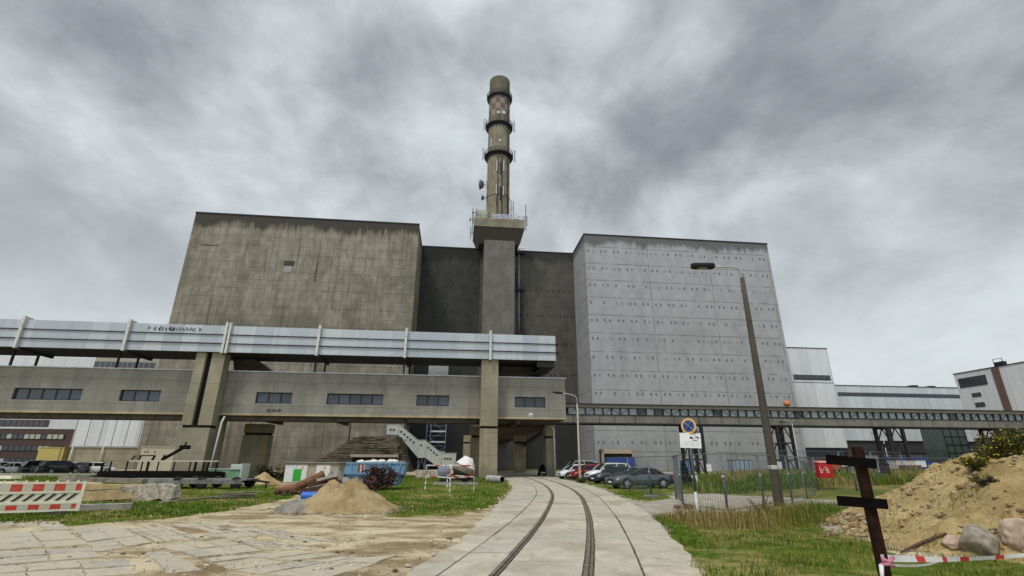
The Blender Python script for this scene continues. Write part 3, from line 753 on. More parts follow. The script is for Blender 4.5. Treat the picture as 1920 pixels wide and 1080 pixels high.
for k in range(3): m.box(-20.9+k*.55, -20.5+k*.55, 58.484, 58.5, 6.85, 7.12); 
obj('graffiti', m, plain('spray_dark', (.06,.05,.045), .8), gl)
# piers: upper and lower block with a dark joint
def pier(u0, u1, w0, w1, zt, split=None, groove=None, tap=0, mt=None):
    m = MB(oo); mt = mt or M_pier
    zs = [-.4, zt] if not split else [-.4, split-.14, split+.14, zt]
    seg = [(zs[0], zs[1], 0)] if not split else [(zs[0], zs[1], 0), (zs[2], zs[3], 0)]
    for z0, z1, mi in seg:
        if groove and z0 > 0:
            m.box(u0, groove[0], w0, w1, z0, z1); m.box(groove[1], u1, w0, w1, z0, z1); m.box(groove[0], groove[1], w0+.45, w1, z0, z1, 1)
        else: m.box(u0-(tap if z0 < 0 else 0), u1+(tap if z0 < 0 else 0), w0-(.12 if (z0 < 0 and split) else 0), w1, z0, z1)
    if split: m.box(u0+.12, u1-.12, w0+.12, w1-.1, split-.14, split+.14, 1)
    return obj('pier', m, [mt, M_black], gl)
pier(2.75, 4.72, 56.9, 58.33, 13.0, 5.35)
p_ = pier(-28.75, -25.75, 56.9, 58.33, 13.0, 5.1, (-27.75, -27.1), .0)
pier(-58, -54.8, 56.9, 58.33, 13.0, 5.1, (-57, -56.4))
for u0, u1, w0, w1, z in ((-28.5,-25.75,58.8,60.6,5.88),(2.9,4.7,58.8,60.0,5.88),(13.35-1.6,13.0,65.6,68,6.28),(-25.2,-22.3,64.2,66,5.9),(2.0,3.4,65.5,67,5.9),(10.0,11.8,85,87,6.0),(1.5,3.3,88,90,6.0)):
    pier(u0, u1, w0, w1, z, 4.75 if w0 > 60 else None)
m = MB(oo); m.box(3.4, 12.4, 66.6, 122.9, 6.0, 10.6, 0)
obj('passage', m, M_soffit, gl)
m = MB(oo); m.loft([[(12.2,66.4,5.7),(12.7,66.4,5.7),(12.7,66.4,6.2),(12.2,66.4,6.2)], [(11.3,88,3.9),(11.8,88,3.9),(11.8,88,4.5),(11.3,88,4.5)]], smooth=False); obj('gutter', m, M_dark, gl)
M_pipeW = plain('pipe_white', (.60,.58,.55), .6, dirt=.3)
for pts in ([(12.0,65.45,6.2),(12.5,65.3,6.0),(12.75,65.3,5.6),(12.8,65.3,.0)], [(-24.85,57.6,6.2),(-24.9,57.3,5.6),(-24.95,56.7,.0)], [(3.55,65.3,6),(3.55,65.3,3.9)]):
    m = MB(oo); m.tube(pts, .1, 8); obj('downpipe', m, M_pipeW, gl)
m = MB(oo); m.box(4.8, 9.6, 60.5, 64.0, 11.3, 12.95); obj('roof_plinth', m, M_soffit, gl)
m = MB(oo); m.loft([[(-26.2,61,11.3),(-21.5,61,11.3),(-21.5,63.5,11.3),(-26.2,63.5,11.3)],[(-26.2,60,12.98),(-23.8,60,12.98),(-23.8,63.5,12.98),(-26.2,63.5,12.98)]], smooth=False); obj('roof_plinth', m, M_soffit, gl)

# ------------------------------------------------------------------ pale sheet-metal duct on top
du = plant('overhead_duct', 'long pale blue-grey sheet metal duct with white ribs, running above the gallery', 'duct', 0, 56.5)
oo = (0, 56.5, 0)
m = MB(oo)
for z0, z1, yy in ((13.02, 13.93, 56.56), (14.01, 14.93, 56.53), (15.01, 16.0, 56.5)):
    m.box(-95, 11.5, yy, yy+.12, z0, z1)
obj('panel', m, M_duct, du)
m = MB(oo); 
for z in (13.93, 14.93): m.box(-95, 11.95, 56.40, 57.2, z, z+.08)
obj('flange', m, M_dark, du)
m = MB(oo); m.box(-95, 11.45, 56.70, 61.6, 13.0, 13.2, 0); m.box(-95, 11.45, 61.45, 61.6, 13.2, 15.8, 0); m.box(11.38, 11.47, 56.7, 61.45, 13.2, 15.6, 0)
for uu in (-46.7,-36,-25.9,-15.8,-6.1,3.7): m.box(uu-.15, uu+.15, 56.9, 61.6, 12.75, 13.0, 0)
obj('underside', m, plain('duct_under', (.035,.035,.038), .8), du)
M_rib = plain('rib_white', (.58,.58,.54), .6, dirt=.35)
for uu in (-77, -66.9, -56.8, -46.65, -36.05, -25.9, -15.85, -6.1, 3.7):
    m = MB(oo); m.box(uu-.13, uu+.13, 56.18, 56.48, 12.85, 16.35); m.box(uu-.13, uu+.13, 56.48, 57.3, 16.02, 16.3)
    if abs(uu+25.9) < .2: m.box(uu+.28, uu+.5, 56.2, 56.48, 12.85, 16.3)
    obj('rib', m, M_rib, du)
for uu in (-77, -66.9, -56.8, -48.3, -37.6, -16.4, -6.3):
    for du_, ww in ((0, 57.3), (.4, 61.2)):
        m = MB(oo); m.box(uu+du_-.09, uu+du_+.09, ww+1.2*(ww < 60)-.1, ww+1.2*(ww < 60)+.1, 11.33, 13.0); obj('support_post', m, M_dark, du)
m = MB(oo); m.box(9.3, 11.4, 56.9, 60.4, 12.3, 12.98); m.loft([[(8.2,59,11.35),(9.5,59,11.35),(9.5,62,11.35),(8.2,62,11.35)],[(10.0,57.2,12.3),(11.4,57.2,12.3),(11.4,62,12.3),(10,62,12.3)]], smooth=False)
obj('end_bracket', m, M_dark, du)
m = MB(oo)                                          # faded spray-painted scrawl
random.seed(11); uu = -34.2
while uu < -28.6:
    wv_ = random.uniform(.22, .42); zb = 15.2
    dk = 1 if (-33.5 < uu < -32.9 or -32.2 < uu < -31.6) else 0
    for k in range(random.choice((2, 3, 3))):
        a = (uu+random.uniform(0, wv_), 56.485, zb+random.uniform(0, .15)); b_ = (uu+random.uniform(0, wv_), 56.485, zb+random.uniform(.3, .56))
        m.bar(a, b_, .02, .09+.05*dk, 1-dk)
    m.bar((uu, 56.485, zb+random.uniform(0,.5)), (uu+wv_, 56.485, zb+random.uniform(0,.5)), .02, .08, 1-dk)
    uu += wv_+random.choice((.06, .1, .28))
obj('graffiti', m, [plain('spray_black', (.05,.05,.065), .8), plain('spray_faded', (.20,.20,.24), .8)], du)
random.seed(21)
tag(obj('roof_screen', (lambda q: (q.box(-3.7, -1.2, 63, 63.25, 11.02, 13.3), q)[1])(MB()), plain('panel_white', (.93,.94,.95), .3)), 'small bright white panel standing on the gallery roof under the duct', 'panel')
o = bpy.data.objects['roof_screen']; o.rotation_euler = (0, 0, YAW)

# ------------------------------------------------------------------ long glazed walkway on trestles
wk = plant('glazed_walkway', 'long elevated walkway with a glazed strip, running right past the pale block', 'walkway', 15.5, 72)
oo = (15.5, 72, 0); U0, U1 = 13.0, 104.0
M_wk = concrete('walkway_concrete', (.20,.19,.16), (.035,.033,.03), streak=.85, du=5.4, joint=.12, patch=.4)
m = MB(oo); m.box(U0, U1, 72, 75, 7.15, 8.28); obj('parapet', m, M_wk, wk)
m = MB(oo); m.box(U0-.1, U1, 71.9, 75.1, 9.3, 9.78); m.box(U0-.1, U1, 71.75, 75.2, 9.783, 9.86, 1); obj('roof', m, [plain('walkway_roof', (.16,.145,.115), .9, dirt=.4), M_dark], wk)
m = MB(oo); m.box(U0, U1, 72.0, 72.12, 6.98, 7.147); m.box(U0, U1, 74.8, 75, 6.98, 7.147); m.box(U0, U1, 71.9, 72.0, 8.23, 8.33); obj('edge_beam', m, M_dark, wk)
m = MB(oo)
m.box(U0, U0+3.2, 72.3, 72.6, 8.33, 9.3, 2)
m.box(U0+3.3, U1, 72.34, 72.36, 8.35, 9.29, 0); 
obj('glazing', m, [M_glass_pale, M_glass_pale, M_black], wk)
m = MB(oo); m.box(U0, U1, 74.7, 74.8, 8.28, 9.3); obj('rear_wall', m, M_clad2, wk)
M_pdk = plain('pane_dark', (.07,.075,.08), .4); m = MB(oo); u = U0+3.3; k = 0
while u < U1:
    m.box(u-.07, u+.07, 72.12, 72.3, 8.28, 9.3)
    if k % 2 == 0 and random.random() < .8: m.bar((u, 72.22, 8.34), (u+1.32, 72.22, 9.25), .045)
    elif random.random() < .5: m.bar((u, 72.22, 9.25), (u+1.32, 72.22, 8.34), .045)
    if random.random() < .06: q = MB(oo); q.box(u+.08, u+1.25, 72.28, 72.33, 8.36, 9.28); obj('dark_pane', q, M_pdk, wk)
    u += 1.32; k += 1
m.box(U0+3.2, U1, 72.13, 72.29, 8.285, 8.33); m.box(U0+3.2, U1, 72.13, 72.29, 9.26, 9.295); obj('mullions', m, M_dark, wk)
def trestle(ua, ub, w0=72.3, w1=74.7, zt=6.98, zb=-.2, splay=0, cross=True):
    m = MB(oo)
    for ww in (w0, w1):
        for uu, s in ((ua, -1), (ub, 1)): m.bar((uu+s*splay, ww, zb), (uu, ww, zt), .42)
        n = 3
        for k in range(n):
            z0 = zb+(zt-zb)*k/n; z1 = zb+(zt-zb)*(k+1)/n; t0 = splay*(1-k/n); t1 = splay*(1-(k+1)/n)
            m.bar((ua-t1, ww, z1-.05), (ub+t1, ww, z1-.05), .2)
            c = (ua+ub)/2
            m.bar((ua-t0, ww, z0), (c, ww, z1), .13); m.bar((ub+t0, ww, z0), (c, ww, z1), .13)
    return obj('trestle', m, M_dark, wk)
for ua, ub in ((34.4, 36.5), (48.6, 50.9), (67.0, 69.5)): trestle(ua, ub)
trestle(86.0, 89.0, splay=.0)
m = MB(oo); m.box(90.9, 97, 71.0, 76, -.2, 8.4); obj('end_pier', m, plain('pier_bluegrey', (.16,.18,.20), .8, dirt=.3), wk)
wl = plant('warning_lamp', 'small orange ball lamp on the walkway roof', 'lamp', 51.2, 72.6, z=9.86)
m = MB(); m.lathe([(0,.0),(.16,.0),(.16,.2),(.42,.24),(.5,.5),(.46,.78),(.3,.98),(0,1.05)], (0,0,0), 14); obj('globe', m, plain('lamp_orange', (.55,.19,.03), .5), wl)
m = MB(); m.lathe([(0,-.03),(.3,-.03),(.3,.08),(.14,.1),(.14,.2)], (0,0,0), 12); obj('base', m, M_dark, wl)

# ------------------------------------------------------------------ halls at right
tw = plant('hall_building', 'white panelled tower hall with one dark ribbon window, right of the pale block', 'building', 95, 130)
oo = (95, 130, 0)
m = MB(oo); m.box(84, 107.3, 130, 170, 5.7, 33.3, 0); m.box(84, 107.2, 130.4, 170, -.5, 2.9, 2); m.box(84, 106.2, 130.25, 170, 2.9, 5.7, 1)
m.box(84, 107.3, 129.93, 130, 23.3, 23.42, 3)
obj('wall', m, [M_clad, M_win, M_brick, M_frame], tw)
m = MB(oo); m.box(95.2, 106.5, 129.9, 130.0, 24.1, 25.5, 0); 
for k in range(10): m.box(95.3+k*1.12, 96.25+k*1.12, 129.86, 129.9, 24.3, 25.35, 1)
obj('window_strip', m, [M_frame, M_win], tw)
m = MB(oo); m.box(83.8, 107.4, 129.85, 170, 33.3, 33.5); obj('roof_edge', m, M_dark, tw)
hl = plant('hall_building', 'long low white hall with a dark ribbon window under its roof and a brick base', 'building', 110, 135)
oo = (110, 135, 0)
m = MB(oo); m.box(107.4, 175, 135, 175, 7.9, 23.5, 0); m.box(107.4, 175, 135.5, 175, 4.7, 7.9, 1); m.box(107.4, 175, 135.4, 175, -.5, 3.3, 2); m.box(107.4, 175, 135.3, 175, 3.3, 3.9, 3); m.box(107.4, 175, 135.6, 175, 3.9, 4.7, 4)
obj('wall', m, [M_clad2, plain('band_plum', (.05,.042,.05), .6), M_brick, plain('band_grey', (.17,.15,.13), .8), M_win], hl)
m = MB(oo); m.box(111.9, 175, 134.88, 135, 20.5, 21.5, 0)
for k in range(50): m.box(112+k*1.25, 113.1+k*1.25, 134.84, 134.88, 20.62, 21.4, 1)
obj('window_strip', m, [M_frame, M_win], hl)
m = MB(oo); m.box(107.4, 175, 134.85, 175, 23.5, 23.68); m.box(140, 142, 138, 140, 23.68, 24.6); m.box(146, 148, 138, 140, 23.68, 24.5); obj('roof_edge', m, M_dark, hl)
m = MB(oo); m.box(107.7, 108.6, 128, 135.2, 0, 5.0, 0); m.box(108.6, 108.8, 128, 129.4, 0, 5.2, 1); obj('brick_pier', m, [M_brick, M_clad], hl)
rb = plant('hall_building', 'white hall end at far right with a big dark window and a brown strip', 'building', 125, 111)
oo = (125, 111, 0)
m = MB(oo); m.box(125, 175, 40, 111, 7.5, 23.0, 0); m.box(125.4, 175, 40, 110.8, -.5, 4.0, 1); m.box(125.2, 175, 40, 110.9, 4.0, 7.5, 2)
obj('wall', m, [M_clad, M_brick, plain('band_dark', (.05,.045,.05), .6)], rb)
m = MB(oo); m.box(124.85, 175, 40, 111.1, 23.0, 23.2); m.box(126, 127, 99.6, 101.6, 23.2, 24.3); m.bar((126,101.6,23.2),(126,101.6,25.0),.1); m.bar((126,99.6,23.2),(126,99.6,25.0),.1); m.bar((126,99.6,25.0),(126,101.6,25.0),.1); obj('roof_edge', m, M_dark, rb)
for (w0, w1, z0, z1) in ((103.5, 110.2, 19.5, 21.75), (105.8, 107.9, 17.0, 17.9), (105.6, 107.8, 14.6, 15.6), (104.5, 107.5, 11.6, 12.3)):
    m = MB(oo); m.box(124.88, 125.02, w0, w1, z0, z1, 0); m.box(124.86, 124.88, w0+.15, w1-.15, z0+.15, z1-.15, 1); obj('window', m, [M_frame, M_win], rb)
m = MB(oo); m.box(124.8, 124.99, 100.1, 101.7, 4, 23.0); obj('brown_strip', m, plain('strip_brown', (.13,.08,.065), .8, dirt=.3), rb)
st = plant('glass_stairwell', 'dark green glass stairwell in the corner between the long hall and the right hall', 'stairwell', 121.5, 112)
oo = (121.5, 112, 0)
m = MB(oo); m.box(118.5, 124.6, 112, 118, -.3, 11.8, 0); obj('glazing', m, glassy('stair_glass', (.06,.085,.08), .2), st)
m = MB(oo)
for k in range(7): m.box(118.4, 124.65, 111.9, 112, .2+k*1.9, .42+k*1.9)
for k in range(4): m.box(118.4+k*2, 118.55+k*2, 111.88, 112, -.3, 11.8)
obj('frame', m, M_dark, st)

# ------------------------------------------------------------------ annex and office at left
an = plant('annex_building', 'white panelled annex over a stone base, left of the tan block', 'building', -79, 116)
oo = (-79, 116, 0)
M_stone = concrete('annex_stone', (.34,.30,.215), (.14,.11,.08), streak=.4, dz=1.5, joint=.06, patch=.3)
m = MB(oo); m.box(-79.2, -63.2, 116, 150, 4.4, 20.6, 0); m.box(-79.1, -63.2, 116.1, 150, -.4, 4.4, 1); m.box(-79.2, -63.2, 116.02, 150, 20.6, 25.5, 2)
for k in range(6): m.box(-79.2+k*2.55, -79.08+k*2.55, 115.92, 116, 4.5, 20.6, 3)
m.box(-79.2, -63.2, 115.85, 116.1, 4.2, 4.5, 3)
obj('wall', m, [M_clad, M_stone, plain('annex_beige', (.36,.34,.28), .8, dirt=.3), plain('seam_grey', (.36,.37,.37), .7)], an)
m = MB(oo); m.box(-79.2, -66.7, 115.9, 116.0, 20.8, 22.2, 0)
for k in range(11): m.box(-79+k*1.12, -78.1+k*1.12, 115.86, 115.9, 20.95, 22.05, 1)
m.box(-79.2, -66.6, 115.8, 116, 20.6, 20.8, 2)
obj('window_strip', m, [plain('frame_grey', (.22,.22,.20), .7), M_win, M_coping], an)
for uu in (-78.4, -72.6): 
    m = MB(oo); m.tube([(uu, 115.7, 0), (uu, 115.7, 4.3)], .12, 6); obj('downpipe', m, M_pipeW, an)
of = plant('office_building', 'brown office building with ribbon windows and a white top storey, far left', 'building', -88, 128)
oo = (-88, 128, 0)
m = MB(oo); m.box(-150, -85.5, 128, 150, -.4, 8.4, 0); m.box(-150, -85.5, 127.9, 150, 8.4, 25, 1)
obj('wall', m, [M_brown, M_clad], of)
for k, z in enumerate((.9, 3.6, 6.15)):
    u = -130
    m = MB(oo); m.box(-130, -89 if k else -92, 127.86, 128, z, z+1.15, 0); j = 0
    while u < -90:
        m.box(u+.1, u+1.05, 127.82, 127.86, z+.1, z+1.05, 1 if random.random() < (.75 if u < -94 else .25) else 2); u += 1.2
    obj('window_strip', m, [M_frame, M_win, plain('blind_pale', (.42,.42,.36), .7)], of)
m = MB(oo); m.box(-130, -93.2, 127.8, 128, 8.9, 10.4, 0); 
for k in range(30): m.box(-129.8+k*1.2, -128.9+k*1.2, 127.76, 127.8, 9.05, 10.2, 1)
obj('window_strip', m, [M_brown, M_win], of)
m = MB(oo); m.box(-92.6, -87.4, 126.5, 128, 0, 4.3, 0); m.box(-88.1, -88.0, 126.44, 126.5, 0, 4.3, 1); m.box(-92.7, -87.3, 126.4, 128, 4.3, 4.42, 0)
for uu in (-92.0, -90.2): m.box(uu, uu+1.2, 126.45, 126.5, .5, 1.0, 1)
obj('porch', m, [plain('porch_yellow', (.52,.42,.13), .7, dirt=.2), M_frame], of)
# ------------------------------------------------------------------ vehicles
M_tyre = plain('tyre', (.012,.012,.013), .9); M_rim = plain('rim', (.42,.43,.45), .4, .5, .15, 5); M_trim = plain('trim_black', (.015,.015,.016), .6)
M_cglass = glassy('car_glass', (.012,.016,.02), .10, .35); M_head = plain('headlight', (.62,.64,.66), .15, spec=.8); M_tail = plain('taillight', (.38,.02,.015), .25, spec=.7); M_numpl = plain('plate_white', (.7,.7,.68), .5)
def paint(name, c, metal=.25):
    m, nt, b = mat(name, .32, metal, .5); b.inputs['Coat Weight'].default_value = .5; b.inputs['Coat Roughness'].default_value = .08
    co = coords(nt); f = nt.noise(co, 2.5, 5, .6); sx = nt.n('ShaderNodeSeparateXYZ'); nt.l(co, sx.inputs[0])
    d = nt.math('MULTIPLY', nt.smooth(nt.math('ADD', sx.outputs[2], nt.math('MULTIPLY', f, .25)), .62, .3), .45)
    nt.l(nt.mix(d, nt.mix(f, tuple(x*.9 for x in c), tuple(min(1, x*1.08) for x in c)), (.11,.10,.085)), b.inputs['Base Color'])
    return m
SEDAN = dict(L=4.5, W=1.78, H=1.44, gc=.2, belt=.92, hood=[(0,.60),(.06,.70),(.30,.86)], base=(.27,.86), top=(.42,.70), deck=[(.86,.98),(.97,.93),(1.0,.62)], fw=.19, rw=.79, r=.32)
HATCH = dict(L=3.95, W=1.70, H=1.50, gc=.2, belt=.95, hood=[(0,.58),(.06,.72),(.24,.92)], base=(.22,.985), top=(.40,.88), deck=[(.985,.98),(.995,.9),(1.0,.6)], fw=.19, rw=.80, r=.31)
SUV = dict(L=4.4, W=1.82, H=1.68, gc=.26, belt=1.06, hood=[(0,.66),(.05,.84),(.25,1.02)], base=(.23,.985), top=(.38,.90), deck=[(.985,1.08),(.995,1.0),(1.0,.66)], fw=.19, rw=.79, r=.36)
VAN = dict(L=4.8, W=1.88, H=1.95, gc=.26, belt=1.15, hood=[(0,.7),(.04,.9),(.16,1.12)], base=(.13,.992), top=(.30,.975), deck=[(.99,1.15),(.996,1.05),(1.0,.7)], fw=.17, rw=.78, r=.34)
def make_car(label, spec, pm, loc, heading, group, cat='car', detail=True, rails=False):
    """x forward along the car, origin on the ground under its middle"""
    L, W, H = spec['L'], spec['W'], spec['H']; w = W/2; belt = spec['belt']; gc = spec['gc']
    t = thing('parked_car', label, cat, loc, heading, group)
    X = lambda f: L*(.5-f)                      # f = 0 at the nose
    st = spec['hood']+[(spec['base'][0]+.02, belt-.02)]+[(f, belt) for f in (.45, .6, .72)]+[(.82, belt+.01)]+spec['deck']
    st = sorted(set(st))
    m = MB(); rings = []
    for f, zt in st:
        e = min(f, 1-f); k = 1 if e > .12 else .80+.20*sqrt(max(0, e)/.12)
        lo = gc if .08 < f < .92 else gc+.06
        hw = w*k; zs = min(zt-.03, belt-.06) if zt > .66 else zt-.06
        half = [(0, lo), (hw*.86, lo), (hw*.96, lo+.10), (hw, (lo+zs)/2+.02), (hw*.975, zs-.03), (hw*.86, zt), (0, zt+.025)]
        ring = [(X(f), y, z) for y, z in half]+[(X(f), -y, z) for y, z in half[-2:0:-1]]
        rings.append(ring)
    m.loft(rings, 0)
    bx0, bx1 = spec['base']; tx0, tx1 = spec['top']; rw_ = w*.74; bw = w*.90
    zr = H-.05; ac = .085 if H < 1.47 else .05
    ZR = lambda f: zr-ac*(2*max(0, min(1, (f-tx0)/(tx1-tx0)))-1)**2
    # roof skin and pillars
    rr = []
    for k in range(7):
        f = tx0+(tx1-tx0)*k/6; dz = .05*sin(pi*min(1, max(0, (k+.6)/7.2)))
        zf = ZR(f); dz = .035; rr.append([(X(f), rw_+.02, zf-.06), (X(f), rw_*.86, zf+dz*.6), (X(f), 0, zf+dz), (X(f), -rw_*.86, zf+dz*.6), (X(f), -rw_-.02, zf-.06)])
    m.loft(rr, 0, closed=False, caps=False)
    for s in (-1, 1):
        zb = belt-.02
        m.bar((X(bx0), s*bw*.98, zb), (X(tx0), s*rw_, ZR(tx0)-.03), .07, .07); m.bar((X(bx1)+.06, s*bw*.98, zb), (X(tx1), s*rw_, ZR(tx1)-.03), .13 if H > 1.46 else .10, .08)
        for k in range(6): fa, fb = tx0+(tx1-tx0)*k/6, tx0+(tx1-tx0)*(k+1)/6; m.bar((X(fa), s*rw_, ZR(fa)-.04), (X(fb), s*rw_, ZR(fb)-.04), .06, .07)
        mid = (bx0+bx1)/2+.02; m.bar((X(mid), s*(bw+.005), zb), (X(mid), s*(rw_+.03), zr-.05), .09, .03)
        if H > 1.46 or True: m.bar((X(bx1-.16), s*(bw+.0), zb), (X(tx1-.05), s*(rw_+.01), ZR(tx1-.05)-.05), .08, .04)
    b = obj('body', m, pm, t)
    # glass house
    g = MB(); zb = belt-.04
    P = lambda f, y, z: (X(f), y, z)
    a0, a1, b0, b1 = P(bx0, bw*.97, zb), P(bx0, -bw*.97, zb), P(tx0, rw_*.98, ZR(tx0)-.02), P(tx0, -rw_*.98, ZR(tx0)-.02)
    c0, c1, d0, d1 = P(bx1, bw*.97, zb), P(bx1, -bw*.97, zb), P(tx1, rw_*.98, ZR(tx1)-.02), P(tx1, -rw_*.98, ZR(tx1)-.02)
    g.add([a0, a1, b1, b0], [(0,1,2,3)]); g.add([c0, d0, d1, c1], [(0,1,2,3)])
    for s in (1, -1): tp = [P(tx0+(tx1-tx0)*k/6, s*rw_*.98, ZR(tx0+(tx1-tx0)*k/6)-.02) for k in range(7)]; g.add([P(bx0, s*bw*.97, zb)]+tp+[P(bx1, s*bw*.97, zb)], [tuple(range(9))])
    obj('windows', g, M_cglass, t)
    for f in (spec['fw'], spec['rw']):
        for s in (-1, 1):
            r = spec['r']; c = (X(f), s*(w-.10), r)
            ar = MB(); ar.lathe([(0, .0), (r+.065, .0), (r+.065, s*.0+.012*s)], (X(f), s*(w-.012), r+.02), 18, 0, axis='y'); ar.lathe([(r+.065, s*.012), (0, s*.012)], (X(f), s*(w-.012), r+.02), 18, 0, axis='y')
            wl_ = MB(); wl_.lathe([(r*.62, -.11), (r*.94, -.11), (r, -.07), (r, .07), (r*.94, .125), (r*.66, .128), (r*.62, .10)], c, 18, 0, axis='y') if s > 0 else wl_.lathe([(r*.62, .11), (r*.94, .11), (r, .07), (r, -.07), (r*.94, -.125), (r*.66, -.128), (r*.62, -.10)], c, 18, 0, axis='y')
            wo = obj('wheel', wl_, M_tyre, t)
            rm = MB(); rm.lathe([(r*.68, s*.10), (r*.64, s*.122), (r*.30, s*.10), (r*.12, s*.115), (0, s*.115)], c, 18, 0, axis='y')
            for k in range(5):
                a = 2*pi*k/5; rm.bar((c[0]+r*.30*cos(a), c[1]+s*.112, c[2]+r*.30*sin(a)), (c[0]+r*.52*cos(a), c[1]+s*.118, c[2]+r*.52*sin(a)), .05, .02, 1)
            obj('rim', rm, [M_rim, M_trim], wo)
            if s > 0 or True: obj('wheel_arch', ar, M_trim, t)
    if detail:
        for s in (-1, 1):
            h = MB(); z0 = spec['hood'][0][1]; h.loft([[(X(.012), s*w*.52, z0+.0), (X(.03), s*w*.84, z0+.0), (X(.075), s*w*.90, z0+.13), (X(.05), s*w*.55, z0+.10)], [(X(.03), s*w*.52, z0-.05), (X(.06), s*w*.84, z0-.05), (X(.095), s*w*.90, z0+.03), (X(.07), s*w*.55, z0+.0)]], smooth=False)
            obj('headlight', h, M_head, t)
            h = MB(); zt = spec['deck'][-1][1]; h.box(X(.992)-.05, X(.955), s*w*.58, s*w*.935, belt-.20, belt-.03); obj('taillight', h, M_tail, t)
            h = MB(); h.box(X(bx0+.055)-.10, X(bx0+.055)+.06, s*(w*.93), s*(w*.93+.18), belt-.0, belt+.13); obj('mirror', h, M_trim if H < 1.46 else pm, t, bevel=.03)
            h = MB(); mid = (bx0+bx1)/2+.02
            for f in (bx0+.06, mid, bx1-.14): h.box(X(f)-.008, X(f)+.008, s*(w-.004), s*(w+.006), gc+.12, belt-.10)
            h.box(X(.90), X(.10), s*(w-.03), s*(w+.003), gc+.0, gc+.10); h.box(X(mid)+.10, X(mid)+.26, s*w, s*(w+.03), belt-.19, belt-.15)
            obj('door_lines', h, M_trim, t)
        h = MB(); h.box(X(0)-.02, X(0)+.02, -w*.42, w*.42, gc+.22, gc+.40); h.box(X(0)-.02, X(0)+.018, -w*.6, w*.6, gc+.08, gc+.17); obj('grille', h, M_trim, t)
        h = MB(); h.box(X(0)+.02, X(0)+.035, -.26, .26, gc+.17, gc+.28); obj('number_plate', h, M_numpl, t)
    if rails:
        h = MB()
        for s in (-1, 1): h.tube([(X(tx0+.06), s*rw_*.9, zr+.05), (X(tx0+.1), s*rw_*.9, zr+.12), (X(tx1-.08), s*rw_*.9, zr+.12), (X(tx1-.04), s*rw_*.9, zr+.05)], .02, 6)
        obj('roof_rail', h, M_trim, t)
    return t
def carat(px, py, fr, heading, spec):           # put the front (fr=0) or any fraction of the car's axis over a ground point
    x, y = G(px, py); h = heading; L = spec['L']
    return (x-cos(h)*L*(.5-fr), y-sin(h)*L*(.5-fr), 0)
RG = 'cars parked nose to the track at right'
HD = R_(180+14)
P_gray = paint('paint_slate', (.085,.108,.118), .4); P_navy = paint('paint_navy', (.035,.038,.062), .4); P_white = paint('paint_white', (.72,.73,.75), .0)
P_red = paint('paint_red', (.30,.012,.018), .2); P_maroon = paint('paint_maroon', (.12,.018,.022), .3); P_mint = paint('paint_mint', (.40,.52,.49), .1); P_black = paint('paint_black', (.016,.017,.02), .3)
P_silver = paint('paint_silver', (.42,.43,.45), .5); P_mauve = paint('paint_mauve', (.22,.19,.21), .4); P_green = paint('paint_green', (.05,.085,.075), .3)
make_car('slate grey saloon with silver wheel trims, nearest car beside the mesh fence', SEDAN, P_gray, (9.05, 36.9, 0), HD, RG)
make_car('dark navy saloon parked just behind the slate grey one', SEDAN, P_navy, carat(1112, 907, 0, R_(180+18), SEDAN), R_(180+18), RG)
make_car('white people carrier with roof rails, parked between navy and red cars', SUV, P_white, carat(1101, 903, 0, R_(180+16), SUV), R_(180+16), RG, rails=True)
make_car('bright red hatchback behind the thin lamp post', HATCH, P_red, carat(1070, 899.5, 0, R_(180+18), HATCH), R_(180+18), RG)
make_car('dark maroon van parked behind the bright red hatchback', SUV, P_maroon, carat(1090, 896.5, 0, R_(180+18), SUV), R_(180+18), RG, 'van')
make_car('small white hatchback nearest to the right gallery pier', HATCH, P_white, carat(1048, 898, 0, R_(180+20), HATCH), R_(180+20), RG)
make_car('pale mint van half hidden behind the right gallery pier', VAN, P_mint, carat(1058, 891, 0, R_(180+22), VAN), R_(180+22), RG, 'van')
make_car('black car in the shade under the gallery, facing out', HATCH, P_black, (4.7, 68.5, 0), R_(252), RG)
LG = 'cars parked far left before the annex'
for lab, sp_, pm, px, hd in (('silver hatchback in the far left row, partly cut by the frame', HATCH, P_silver, 6, 40), ('white car second from the left edge in the far row', SEDAN, P_white, 33, 25),
        ('dark green car in the far left row, before the brown office', SEDAN, P_green, 58, 150), ('black estate car beside the dark green one in the far row', SUV, P_black, 78, 60),
        ('mauve grey hatchback in front of the yellow porch', HATCH, P_mauve, 93, 75), ('black people carrier in front of the yellow porch', SUV, P_black, 108, 70),
        ('grey saloon right of the yellow porch, before the stone annex base', SEDAN, P_mauve, 136, 20), ('dark hatchback before the stone annex base', HATCH, P_navy, 158, 110), ('white hatchback next to the black flat wagon', HATCH, P_white, 182, 25)):
    x, y = G(px, 889.5 if px < 120 else 888.5); make_car(lab, sp_, pm, (x, y, 0), R_(hd), LG, detail=False)
for lab, pm, px, hd in (('pale silver car behind the front row at far left', P_silver, 18, 20), ('white saloon behind the grey saloon before the annex', P_white, 143, 30)):
    x, y = G(px, 886.2); make_car(lab, SEDAN, pm, (x, y, 0), R_(hd), LG, detail=False)
